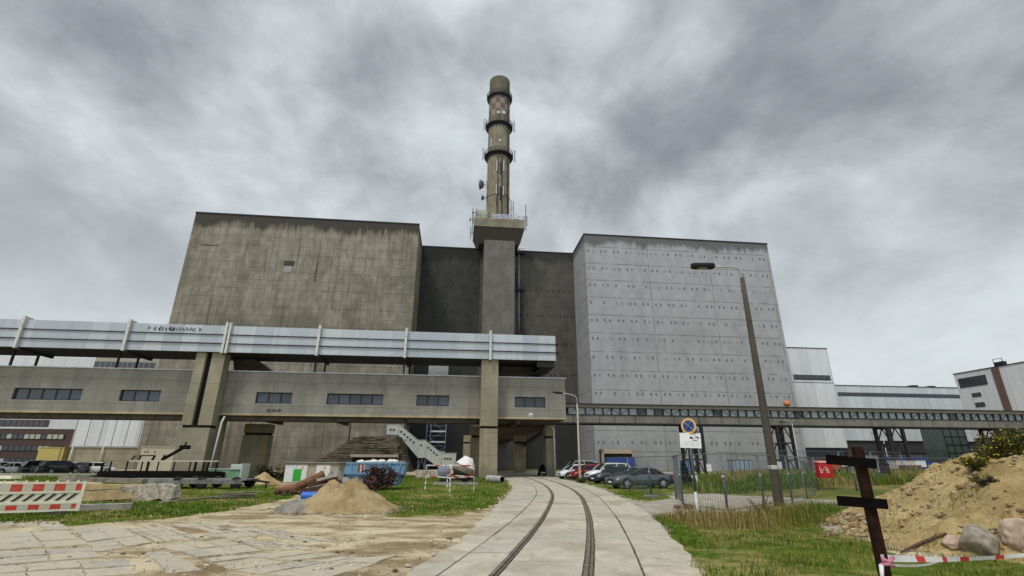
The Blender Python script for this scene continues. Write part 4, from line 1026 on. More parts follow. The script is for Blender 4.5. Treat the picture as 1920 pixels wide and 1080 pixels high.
# ------------------------------------------------------------------ street lamps
M_polec = concrete('lamp_pole_concrete', (.085,.075,.058), (.03,.027,.022), streak=.4, patch=.3)
M_galv = plain('galvanised', (.40,.42,.43), .5, .5, .2, 5)
M_lampgl = plain('lamp_glass', (.22,.17,.10), .3)
bx_, by_ = 11.1, 22.05
lp = thing('street_lamp', 'tall dark street lamp on a tapering concrete pole in the grass at right', 'street lamp', (bx_, by_, 0), 0)
m = MB(); m.lathe([(.20,-.2),(.195,.4),(.16,4),(.125,8),(.105,10.12),(.0,10.12)], (0,0,0), 16); obj('pole', m, M_polec, lp)
m = MB(); m.tube([(0,0,9.9),(0,0,10.3),(-.04,0,10.46),(-.16,0,10.60),(-.34,0,10.66),(-.7,0,10.68),(-1.35,0,10.70)], .045, 8); obj('arm', m, M_galv, lp)
m = MB(); hd = [(-1.28,.16),(-1.38,.22),(-2.2,.22),(-2.38,.10),(-2.38,-.10),(-2.2,-.22),(-1.38,-.22),(-1.28,-.16)]
m.loft([[(a*1.0, b_, 10.62) for a, b_ in hd], [(a, b_*1.05, 10.72) for a, b_ in hd], [(a*.99-.02, b_*.7, 10.83) for a, b_ in hd]], smooth=False); hdo = obj('lamp_head', m, M_black, lp)
m = MB(); m.loft([[(-1.85+.30*cos(2*pi*k/16), .13*sin(2*pi*k/16), 10.615) for k in range(16)], [(-1.85+.22*cos(2*pi*k/16), .09*sin(2*pi*k/16), 10.57) for k in range(16)]]); obj('glass', m, M_lampgl, hdo)
m = MB(); m.lathe([(.20,0),(.203,.02),(.203,.14),(.20,.16)], (0,0,1.45), 16); obj('band', m, plain('pole_label', (.45,.45,.42), .7), lp)

x2, y2 = G(1088, 903); xt, zt = AY(1075, 757, y2); xh, zh = AY(1060, 738, y2); xe, ze = AY(1043, 735, y2)
l2 = thing('street_lamp', 'slim pale street lamp standing among the parked cars', 'street lamp', (x2, y2, 0), 0)
m = MB(); m.lathe([(.13,-.1),(.12,1),(.08,zt),(0,zt)], (0,0,0), 10); obj('pole', m, plain('pole_pale', (.36,.33,.26), .8), l2)
m = MB(); m.tube([(0,0,zt-.2),(-.02,0,zt+.5),(-.2,0,zt+.78),(xh-x2+.1,0,zh),(xh-x2-.3,0,zh+.05)], .045, 8); obj('arm', m, M_galv, l2)
m = MB(); a = xh-x2-.25; m.loft([[(a,-.12,zh-.02),(a,.12,zh-.02),(a,.12,zh+.1),(a,-.12,zh+.1)], [(a-.4,-.16,zh-.02),(a-.4,.16,zh-.02),(a-.4,.14,zh+.16),(a-.4,-.14,zh+.16)], [(a-1.0,-.13,zh+.08),(a-1.0,.13,zh+.08),(a-1.0,.1,zh+.2),(a-1.0,-.1,zh+.2)]], smooth=False); obj('lamp_head', m, M_black, l2)
l3 = plant('street_lamp', 'thin twin-arm street lamp in front of the walkway by the truss trestle', 'street lamp', 48.9, 69)
m = MB(); m.lathe([(.1,-.2),(.06,7.2),(0,7.2)], (0,0,0), 8); obj('pole', m, M_galv, l3)
m = MB(); m.tube([(-1.5,0,7.3),(-.9,0,7.62),(0,0,7.4),(.5,0,7.72),(.9,0,7.8)], .05, 6); obj('arm', m, M_galv, l3)
for a in (-1.5, .9):
    m = MB(); m.loft([[(a-.45,-.1,7.22 if a < 0 else 7.72),(a-.45,.1,7.22 if a < 0 else 7.72),(a-.45,.1,7.36 if a < 0 else 7.86),(a-.45,-.1,7.36 if a < 0 else 7.86)],[(a+.45,-.14,7.32 if a < 0 else 7.9),(a+.45,.14,7.32 if a < 0 else 7.9),(a+.45,.1,7.5 if a < 0 else 8.05),(a+.45,-.1,7.5 if a < 0 else 8.05)]], smooth=False); obj('lamp_head', m, M_black, l3)
l4 = plant('street_lamp', 'distant thin street lamp before the long low white hall', 'street lamp', 86.6, 95)
m = MB(); m.lathe([(.1,-.2),(.06,6.9),(0,6.9)], (0,0,0), 8); obj('pole', m, M_galv, l4)
m = MB(); m.tube([(0,0,6.8),(-.2,0,7.25),(-.6,0,7.4),(-1.7,0,7.45)], .05, 6); obj('arm', m, M_galv, l4)
m = MB(); m.loft([[(-1.6,-.1,7.38),(-1.6,.1,7.38),(-1.6,.1,7.5),(-1.6,-.1,7.5)],[(-2.4,-.1,7.42),(-2.4,.1,7.42),(-2.4,.06,7.52),(-2.4,-.06,7.52)]], smooth=False); obj('lamp_head', m, M_dark, l4)

# ------------------------------------------------------------------ no-stopping sign
sxp, syp = 5.9, 16.93
sg = thing('traffic_sign', 'round blue sign with orange rim and cross above a white plate', 'traffic sign', (sxp, syp, 0), 0)
dx, dz = AY(1290, 799, syp); 
m = MB(); m.tube([(0,0,-.2),(0,0,.82)], .042, 10, 0); m.tube([(0,0,.82),(0,0,dz+.2)], .038, 10, 1); obj('post', m, [plain('post_white', (.55,.55,.52), .6), plain('post_grey', (.14,.15,.17), .6, .3)], sg)
m = MB()
def disc(mb, r0, r1, y, mi, n=32, c=(0, 0)):
    V = [(c[0]+r0*cos(2*pi*k/n), y, c[1]+r0*sin(2*pi*k/n)) for k in range(n)]+[(c[0]+r1*cos(2*pi*k/n), y, c[1]+r1*sin(2*pi*k/n)) for k in range(n)]
    mb.add(V, [(k, (k+1) % n, n+(k+1) % n, n+k) for k in range(n)] if r0 > 0 else [tuple(range(n, 2*n))], mi)
R0 = .255
m.lathe([(0, 0), (R0, 0), (R0, .015), (0, .015)], (0, 0, 0), 32, 2, axis='y')
disc(m, 0, R0*.98, -.002, 0)
disc(m, 0, R0*.74, -.004, 1)
for a in (pi/4+.12, -pi/4+.06): m.bar((-R0*.8*cos(a), -.007, -R0*.8*sin(a)), (R0*.8*cos(a), -.007, R0*.8*sin(a)), .10, .002, 3)
m.xf(Matrix.Translation((dx-sxp, -.05, dz)) @ Matrix.Rotation(R_(-38), 4, 'Z'))
obj('disc', m, [plain('sign_orange', (.72,.42,.09), .5, var=.05), plain('sign_blue', (.012,.06,.30), .5, var=.05), M_galv, plain('sign_cross', (.74,.56,.24), .5, var=.05)], sg)
px_, pz = AY(1293.5, 826, syp)
m = MB(); m.box(-.33, .33, 0, .012, -.235, .235, 0)
y = -.003
for (a, b_, c, d) in ((-.02,.08,.055,.12),(.08,.10,.055,.085),(.10,.13,.055,.075),(.17,.25,.09,.13),(.24,.29,.075,.12),(.28,.32,.055,.09),(.08,.25,.0,.025)): m.box(a*.9-.0, b_*.9, y, 0, c, d, 1)
random.seed(5)
for r, z in enumerate((-.05, -.11, -.16)):
    u = -.20 if r < 2 else -.27
    while u < .25:
        l = random.uniform(.03, .09); m.box(u, min(.29, u+l), y, 0, z, z+.018, 2); u += l+.022
m.xf(Matrix.Translation((px_-sxp, -.05, pz)) @ Matrix.Rotation(R_(-16), 4, 'Z') @ Matrix.Rotation(R_(2), 4, 'Y'))
obj('plate', m, [plain('sign_white', (.78,.80,.82), .5, var=.03), plain('sign_black', (.02,.02,.022), .6), plain('sign_print', (.48,.49,.50), .6)], sg)
x, y = G(1304, 913)
s2 = thing('sign_board', 'small white board with a dark mark on a short post, beside the dark bush', 'sign', (x, y, 0), R_(8))
zc = AY(1304, 900, y)[1]
m = MB(); m.tube([(0,.03,-.2),(0,.03,zc+.2)], .03, 6); obj('post', m, M_galv, s2)
m = MB(); m.box(-.22, .22, -.02, 0, zc-.32, zc+.32, 0); m.box(-.03, .10, -.026, -.02, zc-.15, zc+.12, 1); obj('board', m, [plain('board_white', (.75,.76,.76), .5), M_trim], s2)

# ------------------------------------------------------------------ mesh fence
M_fence = plain('fence_galv', (.13,.15,.158), .5, .4, .2, 6); M_wire = plain('fence_wire', (.12,.135,.14), .5, .4); M_foot = plain('foot_block', (.16,.10,.085), .95, dirt=.3); M_footg = plain('foot_block_grey', (.20,.19,.175), .95, dirt=.3)
FG = 'mesh site fence panels'
def fence(a, b_, label, H=2.0, tops=None, base=0.0):
    ax, ay = a; bx, by = b_; L = sqrt((bx-ax)**2+(by-ay)**2); rz = math.atan2(by-ay, bx-ax)
    t = thing('mesh_fence', label, 'fence panel', (ax, ay, base), rz, FG)
    m = MB(); r = .026
    for x in (.04, L-.04): m.tube([(x, 0, .02), (x, 0, H)], r, 6)
    m.tube([(.04, 0, H), (L-.04, 0, H)], .02, 6); m.tube([(.04, 0, .18), (L-.04, 0, .18)], .018, 6)
    obj('frame', m, M_fence, t)
    m = MB(); n = int(L/.16)
    for k in range(1, n): m.bar((L*k/n, 0, .18), (L*k/n, 0, H), .0065)
    for z in (.45, .72, .99, 1.26, 1.53, 1.78): m.bar((.04, .006, z), (L-.04, .006, z), .0065)
    obj('wire_mesh', m, M_wire, t)
    m = MB(); m.tube([(L-.02, -.05, H*.62), (L-.02, .05, H*.62)], .05, 6); obj('clamp', m, M_galv, t)
    return t
fA, fB, fC, fD = G(1269, 936.7), G(1281.5, 953.7), G(1366, 968), G(1487, 945)
fE, fF, fG_, fH, fI = G(1536, 930), G(1610, 932), G(1658, 928), (26.6, 29.6), (30, 30)
mid = ((fC[0]+fD[0])/2, (fC[1]+fD[1])/2); md2 = ((fD[0]+fE[0])/2, (fD[1]+fE[1])/2)
fence(fA, fB, 'mesh fence panel seen nearly edge-on left of the traffic sign')
fence(fB, fC, 'mesh fence panel directly behind the traffic sign post')
fence(fC, mid, 'mesh fence panel just left of the tall concrete lamp pole')
fence(mid, fD, 'mesh fence panel just right of the tall concrete lamp pole')
fence(fD, md2, 'mesh fence panel receding left of the red box')
fence(md2, fE, 'mesh fence panel whose far post carries the red box')
fence(fE, fF, 'far mesh fence panel right behind the red box')
fence(fF, fG_, 'far mesh fence panel behind the rusty foreground post')
fence(fG_, fH, 'far mesh fence panel ending behind the earth mound')
fence(fH, fI, 'far mesh fence panel mostly hidden by the earth mound')
f1, f2, f3 = G(1135, 912.5), G(1181, 921), G(1221, 933)
fence(f1, f2, 'low mesh fence panel in front of the slate grey saloon, left one'); fence(f2, f3, 'low mesh fence panel before the rear wheel of the slate grey saloon'); fence(f3, fA, 'mesh fence panel between grey foot block and brown foot block')
fb = [(15.2, 36.0), (18.5, 37.2), (21.8, 38.4), (25.1, 39.6), (28.4, 40.8), (31.7, 42.0)]
for i in range(len(fb)-1): fence(fb[i], fb[i+1], 'second-row mesh fence panel standing in the tall meadow grass', base=field_z(*fb[i]))
for (p, mt, lab) in ((fB, M_foot, 'brown fence foot block left of the traffic sign'), (f3, M_footg, 'flat grey fence foot block near the slate grey saloon'), (fC, M_footg, 'grey fence foot block right of the traffic sign')):
    o = thing('ballast_block', lab, 'fence foot', (p[0], p[1], 0), R_(8), 'fence foot blocks'); m = MB()
    m.loft([[(-.36,-.12,0),(.36,-.12,0),(.36,.12,0),(-.36,.12,0)],[(-.36,-.12,.1),(.36,-.12,.1),(.36,.12,.1),(-.36,.12,.1)],[(-.32,-.09,.14),(.32,-.09,.14),(.32,.09,.14),(-.32,.09,.14)]], smooth=False); obj('block', m, mt, o)
    m = MB(); 
    for xx in (-.2, 0, .2): m.lathe([(.035,.141),(.035,.145),(0,.145)], (xx,0,0), 8)
    obj('sockets', m, M_trim, o)
# red box on the fence
x, y = fE; z0 = AY(1536, 896, y-.2)[1]; z1 = AY(1536, 866, y-.2)[1]
xl = AY(1530, 880, y-.25)[0]; xr = AY(1560, 880, y-.25)[0]; cxm = (xl+xr)/2; hw = (xr-xl)/2*.86
rbx = thing('red_box', 'bright red box with white lettering hung on the mesh fence', 'box', (cxm, y-.2, 0), R_(0))
m = MB(); m.box(-hw, hw, -.22, .1, z0, z1-.04, 0); m.loft([[(-hw-.02,-.25,z1-.04),(hw+.02,-.25,z1-.04),(hw+.02,.12,z1-.04),(-hw-.02,.12,z1-.04)],[(-hw-.02,-.2,z1+.02),(hw+.02,-.2,z1+.02),(hw+.02,.12,z1+.05),(-hw-.02,.12,z1+.05)]], 1, smooth=False)
obj('case', m, [plain('box_red', (.42,.008,.012), .45, var=.08), plain('box_lid', (.62,.25,.24), .3)], rbx)
m = MB(); zz = (z0+z1)/2+.02; yf = -.235
def strokes(L_, cx, cz, s):
    for (a, b_, c, d) in L_: m.bar((cx+a*s, yf, cz+b_*s), (cx+c*s, yf, cz+d*s), .02, .045)
strokes([(0,1,.25,-1),(.25,-1,.8,-.9),(.8,-.9,.6,.2)], -hw*.92, zz, .16); strokes([(0,0,.3,.1),(.3,.1,.25,-.2)], -hw*.42, zz, .16)
strokes([(0,.8,.3,.8),(.3,.8,.4,-1),(.2,-.2,.75,-.1),(.75,.5,1.05,-.9),(1.05,-.9,.7,-.9)], -hw*.12, zz, .17)
obj('lettering', m, plain('letter_white', (.75,.62,.55), .6), rbx)
def sbox(name, lab, cat, px0, px1, py0, py1, Y, mt, dep=.5, lid=None, ribs=0, group=None):
    xa, za = AY(px0, py1, Y); xb, zb = AY(px1, py0, Y); gz = ground_z((xa+xb)/2, Y)
    za = min(za, za); t = thing(name, lab, cat, ((xa+xb)/2, Y, gz), 0, group); h = (xb-xa)/2
    m = MB(); m.box(-h, h, 0, dep, za-gz, zb-gz, 0)
    obj('body', m, mt, t, bevel=min(.03, h*.2))
    m = MB()
    if lid: m.box(-h-.03, h+.03, -.03, dep+.03, zb-gz, zb-gz+.07)
    for k in range(ribs): c = -h+2*h*(k+.5)/ribs; m.box(c-.03, c+.03, -.04, 0, za-gz+.05, zb-gz-.05)
    if m.v: obj('lid', m, lid or M_trim, t)
    if za-gz > .1:
        for s in (-1, 1): m = MB(); m.box(s*h*.8-.03, s*h*.8+.03, .1, .16, 0, za-gz+.01); obj('leg', m, M_trim, t)
    return t
M_blue = plain('container_blue', (.012,.055,.33), .5, dirt=.25); M_blueL = plain('container_lightblue', (.25,.32,.40), .6, dirt=.2); M_orange = plain('box_orange', (.50,.13,.03), .6)
sbox('storage_container', 'bright blue container beside the beige porch of the pale block', 'container', 1142, 1190, 857.5, 890, 92, M_blue, 2.4, M_dark, 7)
sbox('portable_cabin', 'pale blue-grey cabin in the meadow before the pale block', 'cabin', 1377, 1407, 863, 886, 75, M_blueL, 2, M_dark, 4)
sbox('storage_container', 'long low blue container behind the trestle at far right', 'container', 1668, 1738, 857, 875, 84, M_blue, 2.4, M_dark, 8)
sbox('storage_container', 'short blue container right of the long low blue one', 'container', 1738, 1762, 866, 884, 72, M_blue, 2.2, M_dark, 4)
sbox('box_trailer', 'white box trailer before the long blue container', 'trailer', 1719, 1735, 864, 876, 70, M_numpl, 1.6, M_galv, 0)
sbox('box_trailer', 'whitish box trailer left of the trestle at far right', 'trailer', 1684, 1700, 864, 880, 66, plain('trailer_cream', (.5,.48,.44), .7), 1.6, M_galv, 0)
sbox('brick_stack', 'red-brown stack of bricks between the white box trailers', 'brick stack', 1700, 1728, 872, 884, 64, M_brick, 1.2, None, 3)
sbox('utility_box', 'small orange box beyond the fence right of the red box', 'box', 1564, 1575, 870, 880, 40, M_orange, .4, M_trim)
sbox('utility_box', 'flat white box beyond the fence, right of the orange box', 'box', 1577, 1589, 869, 875, 42, M_numpl, .4, M_galv)
sbox('notice_board', 'dark square board on legs behind the rusty foreground post', 'board', 1648, 1667, 871.5, 888, 33, plain('board_dark', (.03,.025,.028), .8), .06, M_trim)
sbox('utility_box', 'small white cabinet at the foot of the left walkway trestle', 'cabinet', 1327, 1334, 870, 884, 70, M_numpl, .4, M_galv)
sbox('utility_box', 'small white cabinet near the second walkway trestle', 'cabinet', 1457, 1465, 866, 882, 66, M_numpl, .4, M_galv)
sbox('utility_box', 'grey cabinet right of the second walkway trestle', 'cabinet', 1506, 1515, 864, 884, 66, plain('cabinet_grey', (.12,.13,.14), .7), .5, M_galv)
sbox('portable_toilet', 'small light blue booth behind the dark bush', 'booth', 1281, 1292, 865, 885, 60, plain('booth_blue', (.10,.24,.48), .5), 1, M_trim, 3)
sbox('flat_shed', 'low shed with a pale green flat roof behind the rusty post', 'shed', 1612, 1646, 858, 880, 62, plain('shed_brown', (.11,.085,.07), .9), 3, plain('roof_green', (.34,.38,.31), .7))

# ------------------------------------------------------------------ rusty post, barrier tape, mound, boulders
Yp = 4.9; xb_, _ = AY(1634, 950, Yp); xt_, zt_ = AY(1605, 838, Yp)
M_rustD = plain('rust_dark', (.013,.006,.005), .9, .0, .35, 9, c2=(.032,.013,.010), bmp=.25, spec=.1); M_barD = plain('bar_black', (.006,.005,.005), .9, 0, .3, 9, spec=.03)
rp = thing('rusty_post', 'rusty steel post with two black crossbars in the foreground at right', 'post', (xb_, Yp, 0), R_(-10))
m = MB(); m.box(-.038, .038, -.008, .008, -.2, zt_); m.box(-.038, -.030, .008, .07, -.2, zt_); m.box(.028, .038, .008, .05, -.2, zt_-.03); obj('upright', m, M_rustD, rp)
for (a, b_, tl) in (((1556, 861), (1641, 870), .085), ((1577, 939.5), (1661, 945), .085)):
    xa, za = AY(*a, Yp-.03); xe, ze = AY(*b_, Yp-.03)
    m = MB(); m.bar((xa-xb_, -.035, za), (xe-xb_, -.035, ze), .03, tl); obj('crossbar', m, M_barD, rp)
M_tw = plain('tape_white', (.72,.70,.69), .6, var=.05); M_tr = plain('tape_red', (.58,.03,.03), .6, var=.05); M_tp = plain('tape_pink', (.50,.17,.26), .7)
bt = thing('barrier_tape', 'red and white barrier tape tied to the rusty post, sagging away to the right', 'tape', (xb_, Yp, 0), 0)
x0, z0 = AY(1655, 1047, Yp-.06); pts = []
for k in range(41):
    t = k/40; px = 1652+t*330; py = 1046+8*sin(pi*min(1, t*1.0))*.6-12*t*t; Y = Yp-.06+t*2.6
    X_, Z_ = AY(px, py, Y); pts.append((X_-xb_, Y-Yp, Z_))
m = MB()
for k in range(40):
    a, b_ = pts[k], pts[k+1]; h = .028*(1-.35*k/40); tw_ = .35*sin(k*.22)
    mi = 1 if k in (8, 9, 14, 18, 19, 26, 27, 33) else 0
    dy = h*sin(tw_); dzz = h*cos(tw_)
    m.add([(a[0], a[1]-dy, a[2]-dzz), (b_[0], b_[1]-dy, b_[2]-dzz), (b_[0], b_[1]+dy, b_[2]+dzz), (a[0], a[1]+dy, a[2]+dzz)], [(0,1,2,3)], mi)
    m.add([(a[0], a[1]-dy+.001, a[2]-dzz), (b_[0], b_[1]-dy+.001, b_[2]-dzz), (b_[0], b_[1]+dy+.001, b_[2]+dzz), (a[0], a[1]+dy+.001, a[2]+dzz)], [(3,2,1,0)], mi)
obj('strip', m, [M_tw, M_tr], bt)
m = MB(); kx, kz = AY(1664, 1054, Yp-.08)
m.tube([(kx-xb_-.05,-.09,kz+.03),(kx-xb_,-.11,kz+.005),(kx-xb_+.06,-.08,kz+.04)], .016, 6); m.tube([(kx-xb_-.06,-.07,kz-.02),(kx-xb_-.01,-.11,kz-.01),(kx-xb_+.05,-.08,kz-.03)], .015, 6); m.tube([(kx-xb_-.06,-.08,kz-.02),(kx-xb_-.08,-.09,kz-.1),(kx-xb_-.07,-.09,kz-.2)], [.02,.016,.01], 5, 1); obj('knot', m, [M_tp, M_tw], bt)
m = MB(); P0 = (kx-xb_+.02, -.1, kz-.02); q = G(1790, 1092); P1 = (q[0]-xb_, q[1]-Yp, .35)
for s in range(10):
    a = [P0[i]+(P1[i]-P0[i])*s/10 for i in range(3)]; b_ = [P0[i]+(P1[i]-P0[i])*(s+1)/10 for i in range(3)]; a[2] -= .05*sin(pi*s/10); b_[2] -= .05*sin(pi*(s+1)/10)
    m.bar(a, b_, .006, .02)
obj('loose_end', m, M_tw, bt)

M_earth, nt, b = mat('earth', .95, 0, .1); co = coords(nt)
n1 = nt.noise(co, .9, 6, .65, .5); n2 = nt.noise(co, 4, 6, .7, .3); n3 = nt.noise(co, 17, 5, .7)
c_ = nt.mix(nt.smooth(n1, .35, .65), (.36,.255,.105), (.58,.44,.215)); c_ = nt.mix(nt.math('MULTIPLY', nt.smooth(n2, .52, .72), .65), c_, (.17,.105,.05)); c_ = nt.mix(nt.math('MULTIPLY', nt.smooth(n3, .52, .72), .55), c_, (.12,.08,.045)); c_ = nt.mix(nt.math('MULTIPLY', nt.smooth(n3, .42, .28), .5), c_, (.66,.54,.34))
nt.l(c_, b.inputs['Base Color']); bump(nt, b, nt.math('ADD', n3, nt.math('MULTIPLY', n2, 2.5)), .9, .06)
def heightmesh(x0, x1, y0, y1, st, fn, off=(0,0,0)):
    mb = MB(off); nx = int((x1-x0)/st)+1; ny = int((y1-y0)/st)+1; idx = {}
    V = []
    for j in range(ny):
        for i in range(nx):
            x = x0+i*st; y = y0+j*st; h = fn(x, y)
            if h is not None: idx[(i, j)] = len(V); V.append((x, y, h))
    F = [(idx[(i,j)], idx[(i+1,j)], idx[(i+1,j+1)], idx[(i,j+1)]) for j in range(ny-1) for i in range(nx-1) if all(k in idx for k in ((i,j),(i+1,j),(i+1,j+1),(i,j+1)))]
    mb.add(V, F, 0, True); return mb
mo = obj('earth_mound', heightmesh(7.4, 22, 6.8, 22.5, .075, mound_h), M_earth); tag(mo, 'large mound of yellowish earth and stones at right behind the tape', 'earth mound')
M_rockg = plain('rock_grey', (.20,.17,.13), .9, var=.3, scale=7, c2=(.36,.31,.24), dirt=.5, bmp=.6); M_rockp = plain('rock_pink', (.36,.25,.185), .9, var=.25, scale=7, c2=(.52,.40,.31), bmp=.6, dirt=.4)
def boulder(lab, px, py, r, sq, mt, seed, dz=0, rz=0):
    x, y, z = hit(px, py); x += .0; y += r*.5
    o = MB(); o.ico((0,0,0), r*1.12, 0, sq, .30, seed, 4, 1.15, 9); q = obj('boulder', o, mt); q.location = (x, y, z+r*sq[2]*.62+dz); q.rotation_euler = (R_(12), R_(-14), rz); tag(q, lab, 'boulder'); return q
boulder('large grey angular boulder at the foot of the earth mound', 1857, 1040, .33, (1.0,.8,1.0), M_rockg, 3, .0, .4)
boulder('rounded pinkish boulder left of the large grey one', 1797, 1029, .22, (1.1,.8,.66), M_rockp, 8)
boulder('reddish boulder at the right edge of the frame', 1926, 1026, .30, (.9,.8,.95), M_rockp, 5)
sk = thing('broken_branch', 'brown broken branch lying on the mound, left of the pinkish boulder', 'branch', (0, 0, 0), 0)
P = []
for (px, py) in ((1690, 1037), (1722, 1022), (1750, 1011), (1776, 1001)):
    x, y, z_ = hit(px, py+4); P.append((x, y, z_+.05))
sk.location = P[0]; m = MB(P[0]); m.tube(P, [.02,.035,.04,.022], 6); m.tube([P[2], (P[2][0]+.2, P[2][1]+.1, P[2][2]+.10)], [.02,.01], 5); obj('stem', m, plain('bark', (.10,.06,.035), .95, var=.4, scale=14), sk)
# stones and clods on the mound, too many to count
random.seed(3); m = MB()
for k in range(1700):
    x = random.uniform(7.6, 18); y = random.uniform(8.5, 19); h = mound_h(x, y)
    if h is None or (MN.noise(Vector((x*.8, y*.8, 2))) < -.1 and random.random() < .7): continue
    r = random.choice((.02, .03, .03, .045, .07)); m.ico((x, y, h+r*.3), r, random.choice((0, 0, 1, 2, 2)), (1.2, 1, .7), .45, k, 1)
for k in range(150):
    x, y = G(random.uniform(1535, 1640), random.uniform(985, 1010)); r = random.choice((.03, .05, .08)); x, y, z_ = hit(random.uniform(1545, 1640), random.uniform(962, 1008)); m.ico((x, y, z_+r*.3), r, random.choice((2, 2, 2, 0, 1)), (1.3,1,.6), .6, k, 2, 1.8, 4)
tag(setting(obj('clods', m, [plain('clod_brown', (.20,.13,.07), .95, var=.3), plain('clod_pale', (.33,.28,.20), .95, var=.4), plain('clod_earth', (.29,.20,.10), .95, var=.4)]), 'stuff'), 'stones and clods strewn over the earth mound', 'stones')
# ------------------------------------------------------------------ red-white-black plastic barrier at left
M_bar = plain('barrier_cream', (.74,.70,.55), .5, var=.06, dirt=.12); M_bred = plain('barrier_red', (.55,.02,.02), .45, var=.12, c2=(.50,.10,.03)); M_bgrey = plain('barrier_grey', (.50,.50,.44), .5, var=.12, c2=(.55,.48,.30)); M_slot = plain('barrier_slot', (.03,.028,.03), .8)
q1 = G(146.5, 963); q0 = G(0, 968)
rz = math.atan2(q0[1]-q1[1], q0[0]-q1[0])+pi
cb_ = thing('construction_barrier', 'cream plastic barrier with red blocks and black diagonal stripes, at left edge', 'barrier', (q1[0], q1[1], 0), rz)
zt = AY(159, 903, q1[1])[1]; sc = zt/1.12
Lb = 4.2
m = MB(); t = .05
m.box(-Lb, 0, -t/2, t/2, .10*sc, .17*sc); m.box(-Lb, 0, -t/2, t/2, .36*sc, .44*sc); m.box(-Lb, 0, -t/2, t/2, .74*sc, .80*sc); m.box(-Lb, 0, -t/2, t/2, 1.06*sc, 1.11*sc)
m.box(-.08, 0, -t/2-.004, t/2+.004, .10*sc, 1.14*sc); m.box(-Lb, -Lb+.06, -t/2, t/2, .17*sc, 1.06*sc)
m.box(-Lb, -.08, -.01, .012, .17*sc, .36*sc); m.box(-Lb, -.08, -.01, .012, .80*sc, 1.06*sc); m.box(-Lb, -.08, .0, .012, .44*sc, .74*sc)
k = 0; x = -.25
while x > -Lb:
    m.loft([[(x-.05,-t/2,1.11*sc),(x+.05,-t/2,1.11*sc),(x+.05,t/2,1.11*sc),(x-.05,t/2,1.11*sc)],[(x+.02,-t/2,1.19*sc),(x+.04,-t/2,1.19*sc),(x+.04,t/2,1.19*sc),(x+.02,t/2,1.19*sc)]], smooth=False); x -= .27
obj('panel', m, M_bar, cb_)
m = MB(); x = -.10; k = 0
while x > -Lb+.1:
    wd_ = .15 if k == 0 else .29
    m.box(x-wd_, x, -.022, -.011, .81*sc, 1.05*sc, 0 if k % 2 == 0 else 1); x -= wd_ if k == 0 else .275; k += 1
obj('reflector', m, [M_bred, M_bgrey], cb_); m = MB()
x = -.12; k = 0
while x > -Lb+.1:
    wd_ = .12 if k == 0 else .275
    m.box(x-wd_, x, -.022, -.011, .185*sc, .345*sc, 0 if k % 2 == 0 else 1); x -= wd_; k += 1
obj('reflector', m, [M_bred, M_bgrey], cb_)
m = MB(); x = -.12
while x > -Lb+.3:
    s = .22*sc; y = -.016
    m.add([(x-.34, y, .47*sc), (x-.24, y, .47*sc), (x-.02, y, .71*sc), (x-.12, y, .71*sc)], [(0,1,2,3)]); x -= .275
obj('stripe', m, M_slot, cb_)
for x in (-.5, -3.4):
    m = MB(); m.loft([[(x-.2,-.3,0),(x+.2,-.3,0),(x+.2,.3,0),(x-.2,.3,0)],[(x-.17,-.26,.1),(x+.17,-.26,.1),(x+.17,.26,.1),(x-.17,.26,.1)]], smooth=False); obj('foot', m, M_slot, cb_)

def beam(name, lab, cat, a, b_, wd, ht, mt, z0=0, z1=None, rough=.0, group=None, lean=None):
    """a squared balk or stone lying between two ground points"""
    z1 = z0 if z1 is None else z1
    ax, ay = a; bx, by = b_; t = thing(name, lab, cat, (ax, ay, z0), math.atan2(by-ay, bx-ax), group); L = sqrt((bx-ax)**2+(by-ay)**2)
    m = MB(); n = 7; rings = []
    for k in range(n+1):
        x = L*k/n; dz = (z1-z0)*k/n; j = lambda: random.uniform(-1, 1)*(rough+.012)
        rings.append([(x+j()*(k in (0, n)), -wd/2+j(), dz+j()), (x+j()*(k in (0, n)), wd/2+j(), dz+j()), (x+j()*2*(k in (0, n)), wd/2+j(), ht+dz+j()), (x+j()*2*(k in (0, n)), -wd/2+j(), ht+dz+j())])
    m.loft(rings, smooth=False); obj('body', m, mt, t)
    return t
M_tim = plain('timber_yellow', (.36,.26,.12), .85, var=.3, scale=4, c2=(.50,.39,.20), dirt=.3); M_timg = plain('timber_grey', (.24,.21,.16), .9, var=.3, scale=4, dirt=.4)
M_conc = plain('broken_concrete', (.27,.22,.165), .95, var=.4, scale=9, c2=(.56,.50,.42), dirt=.6, bmp=.9); M_kerb = plain('kerb_stone', (.30,.285,.25), .9, var=.2, scale=3, dirt=.3, bmp=.3)
TG = 'balks of timber lying left of the flat wagon'
beam('timber_balk', 'grey weathered timber balk, topmost of the timber stack behind the barrier', 'timber', (-24.5, 28.6), (-20.2, 29.0), .5, .24, M_timg, .62, .50, group=TG)
beam('timber_balk', 'yellowish timber balk with bright upper face, middle of the timber stack', 'timber', (-23.6, 27.0), (-17.9, 27.8), .7, .28, M_tim, .30, .20, group=TG)
beam('timber_balk', 'ochre timber balk lowest and nearest, running into the broken concrete lump', 'timber', (-19.4, 23.7), (-16.6, 24.0), .7, .40, M_tim, -.05, .12, group=TG)
beam('timber_balk', 'dark timber bearer lying crosswise under the timber stack', 'timber', (-20.5, 25.4), (-20.1, 28.6), .4, .32, plain('timber_dark', (.07,.055,.04), .9), 0, group=TG)
beam('concrete_beam', 'rough broken concrete beam end with exposed stones, before the flatbed trailer', 'concrete beam', (-17.4, 23.9), (-15.2, 24.2), .7, .62, M_conc, -.05, .05, rough=.09)
beam('kerb_stone', 'long grey kerb stone lying in the grass right of the striped barrier', 'kerb stone', G(150, 959), G(246, 956), .3, .22, M_kerb)
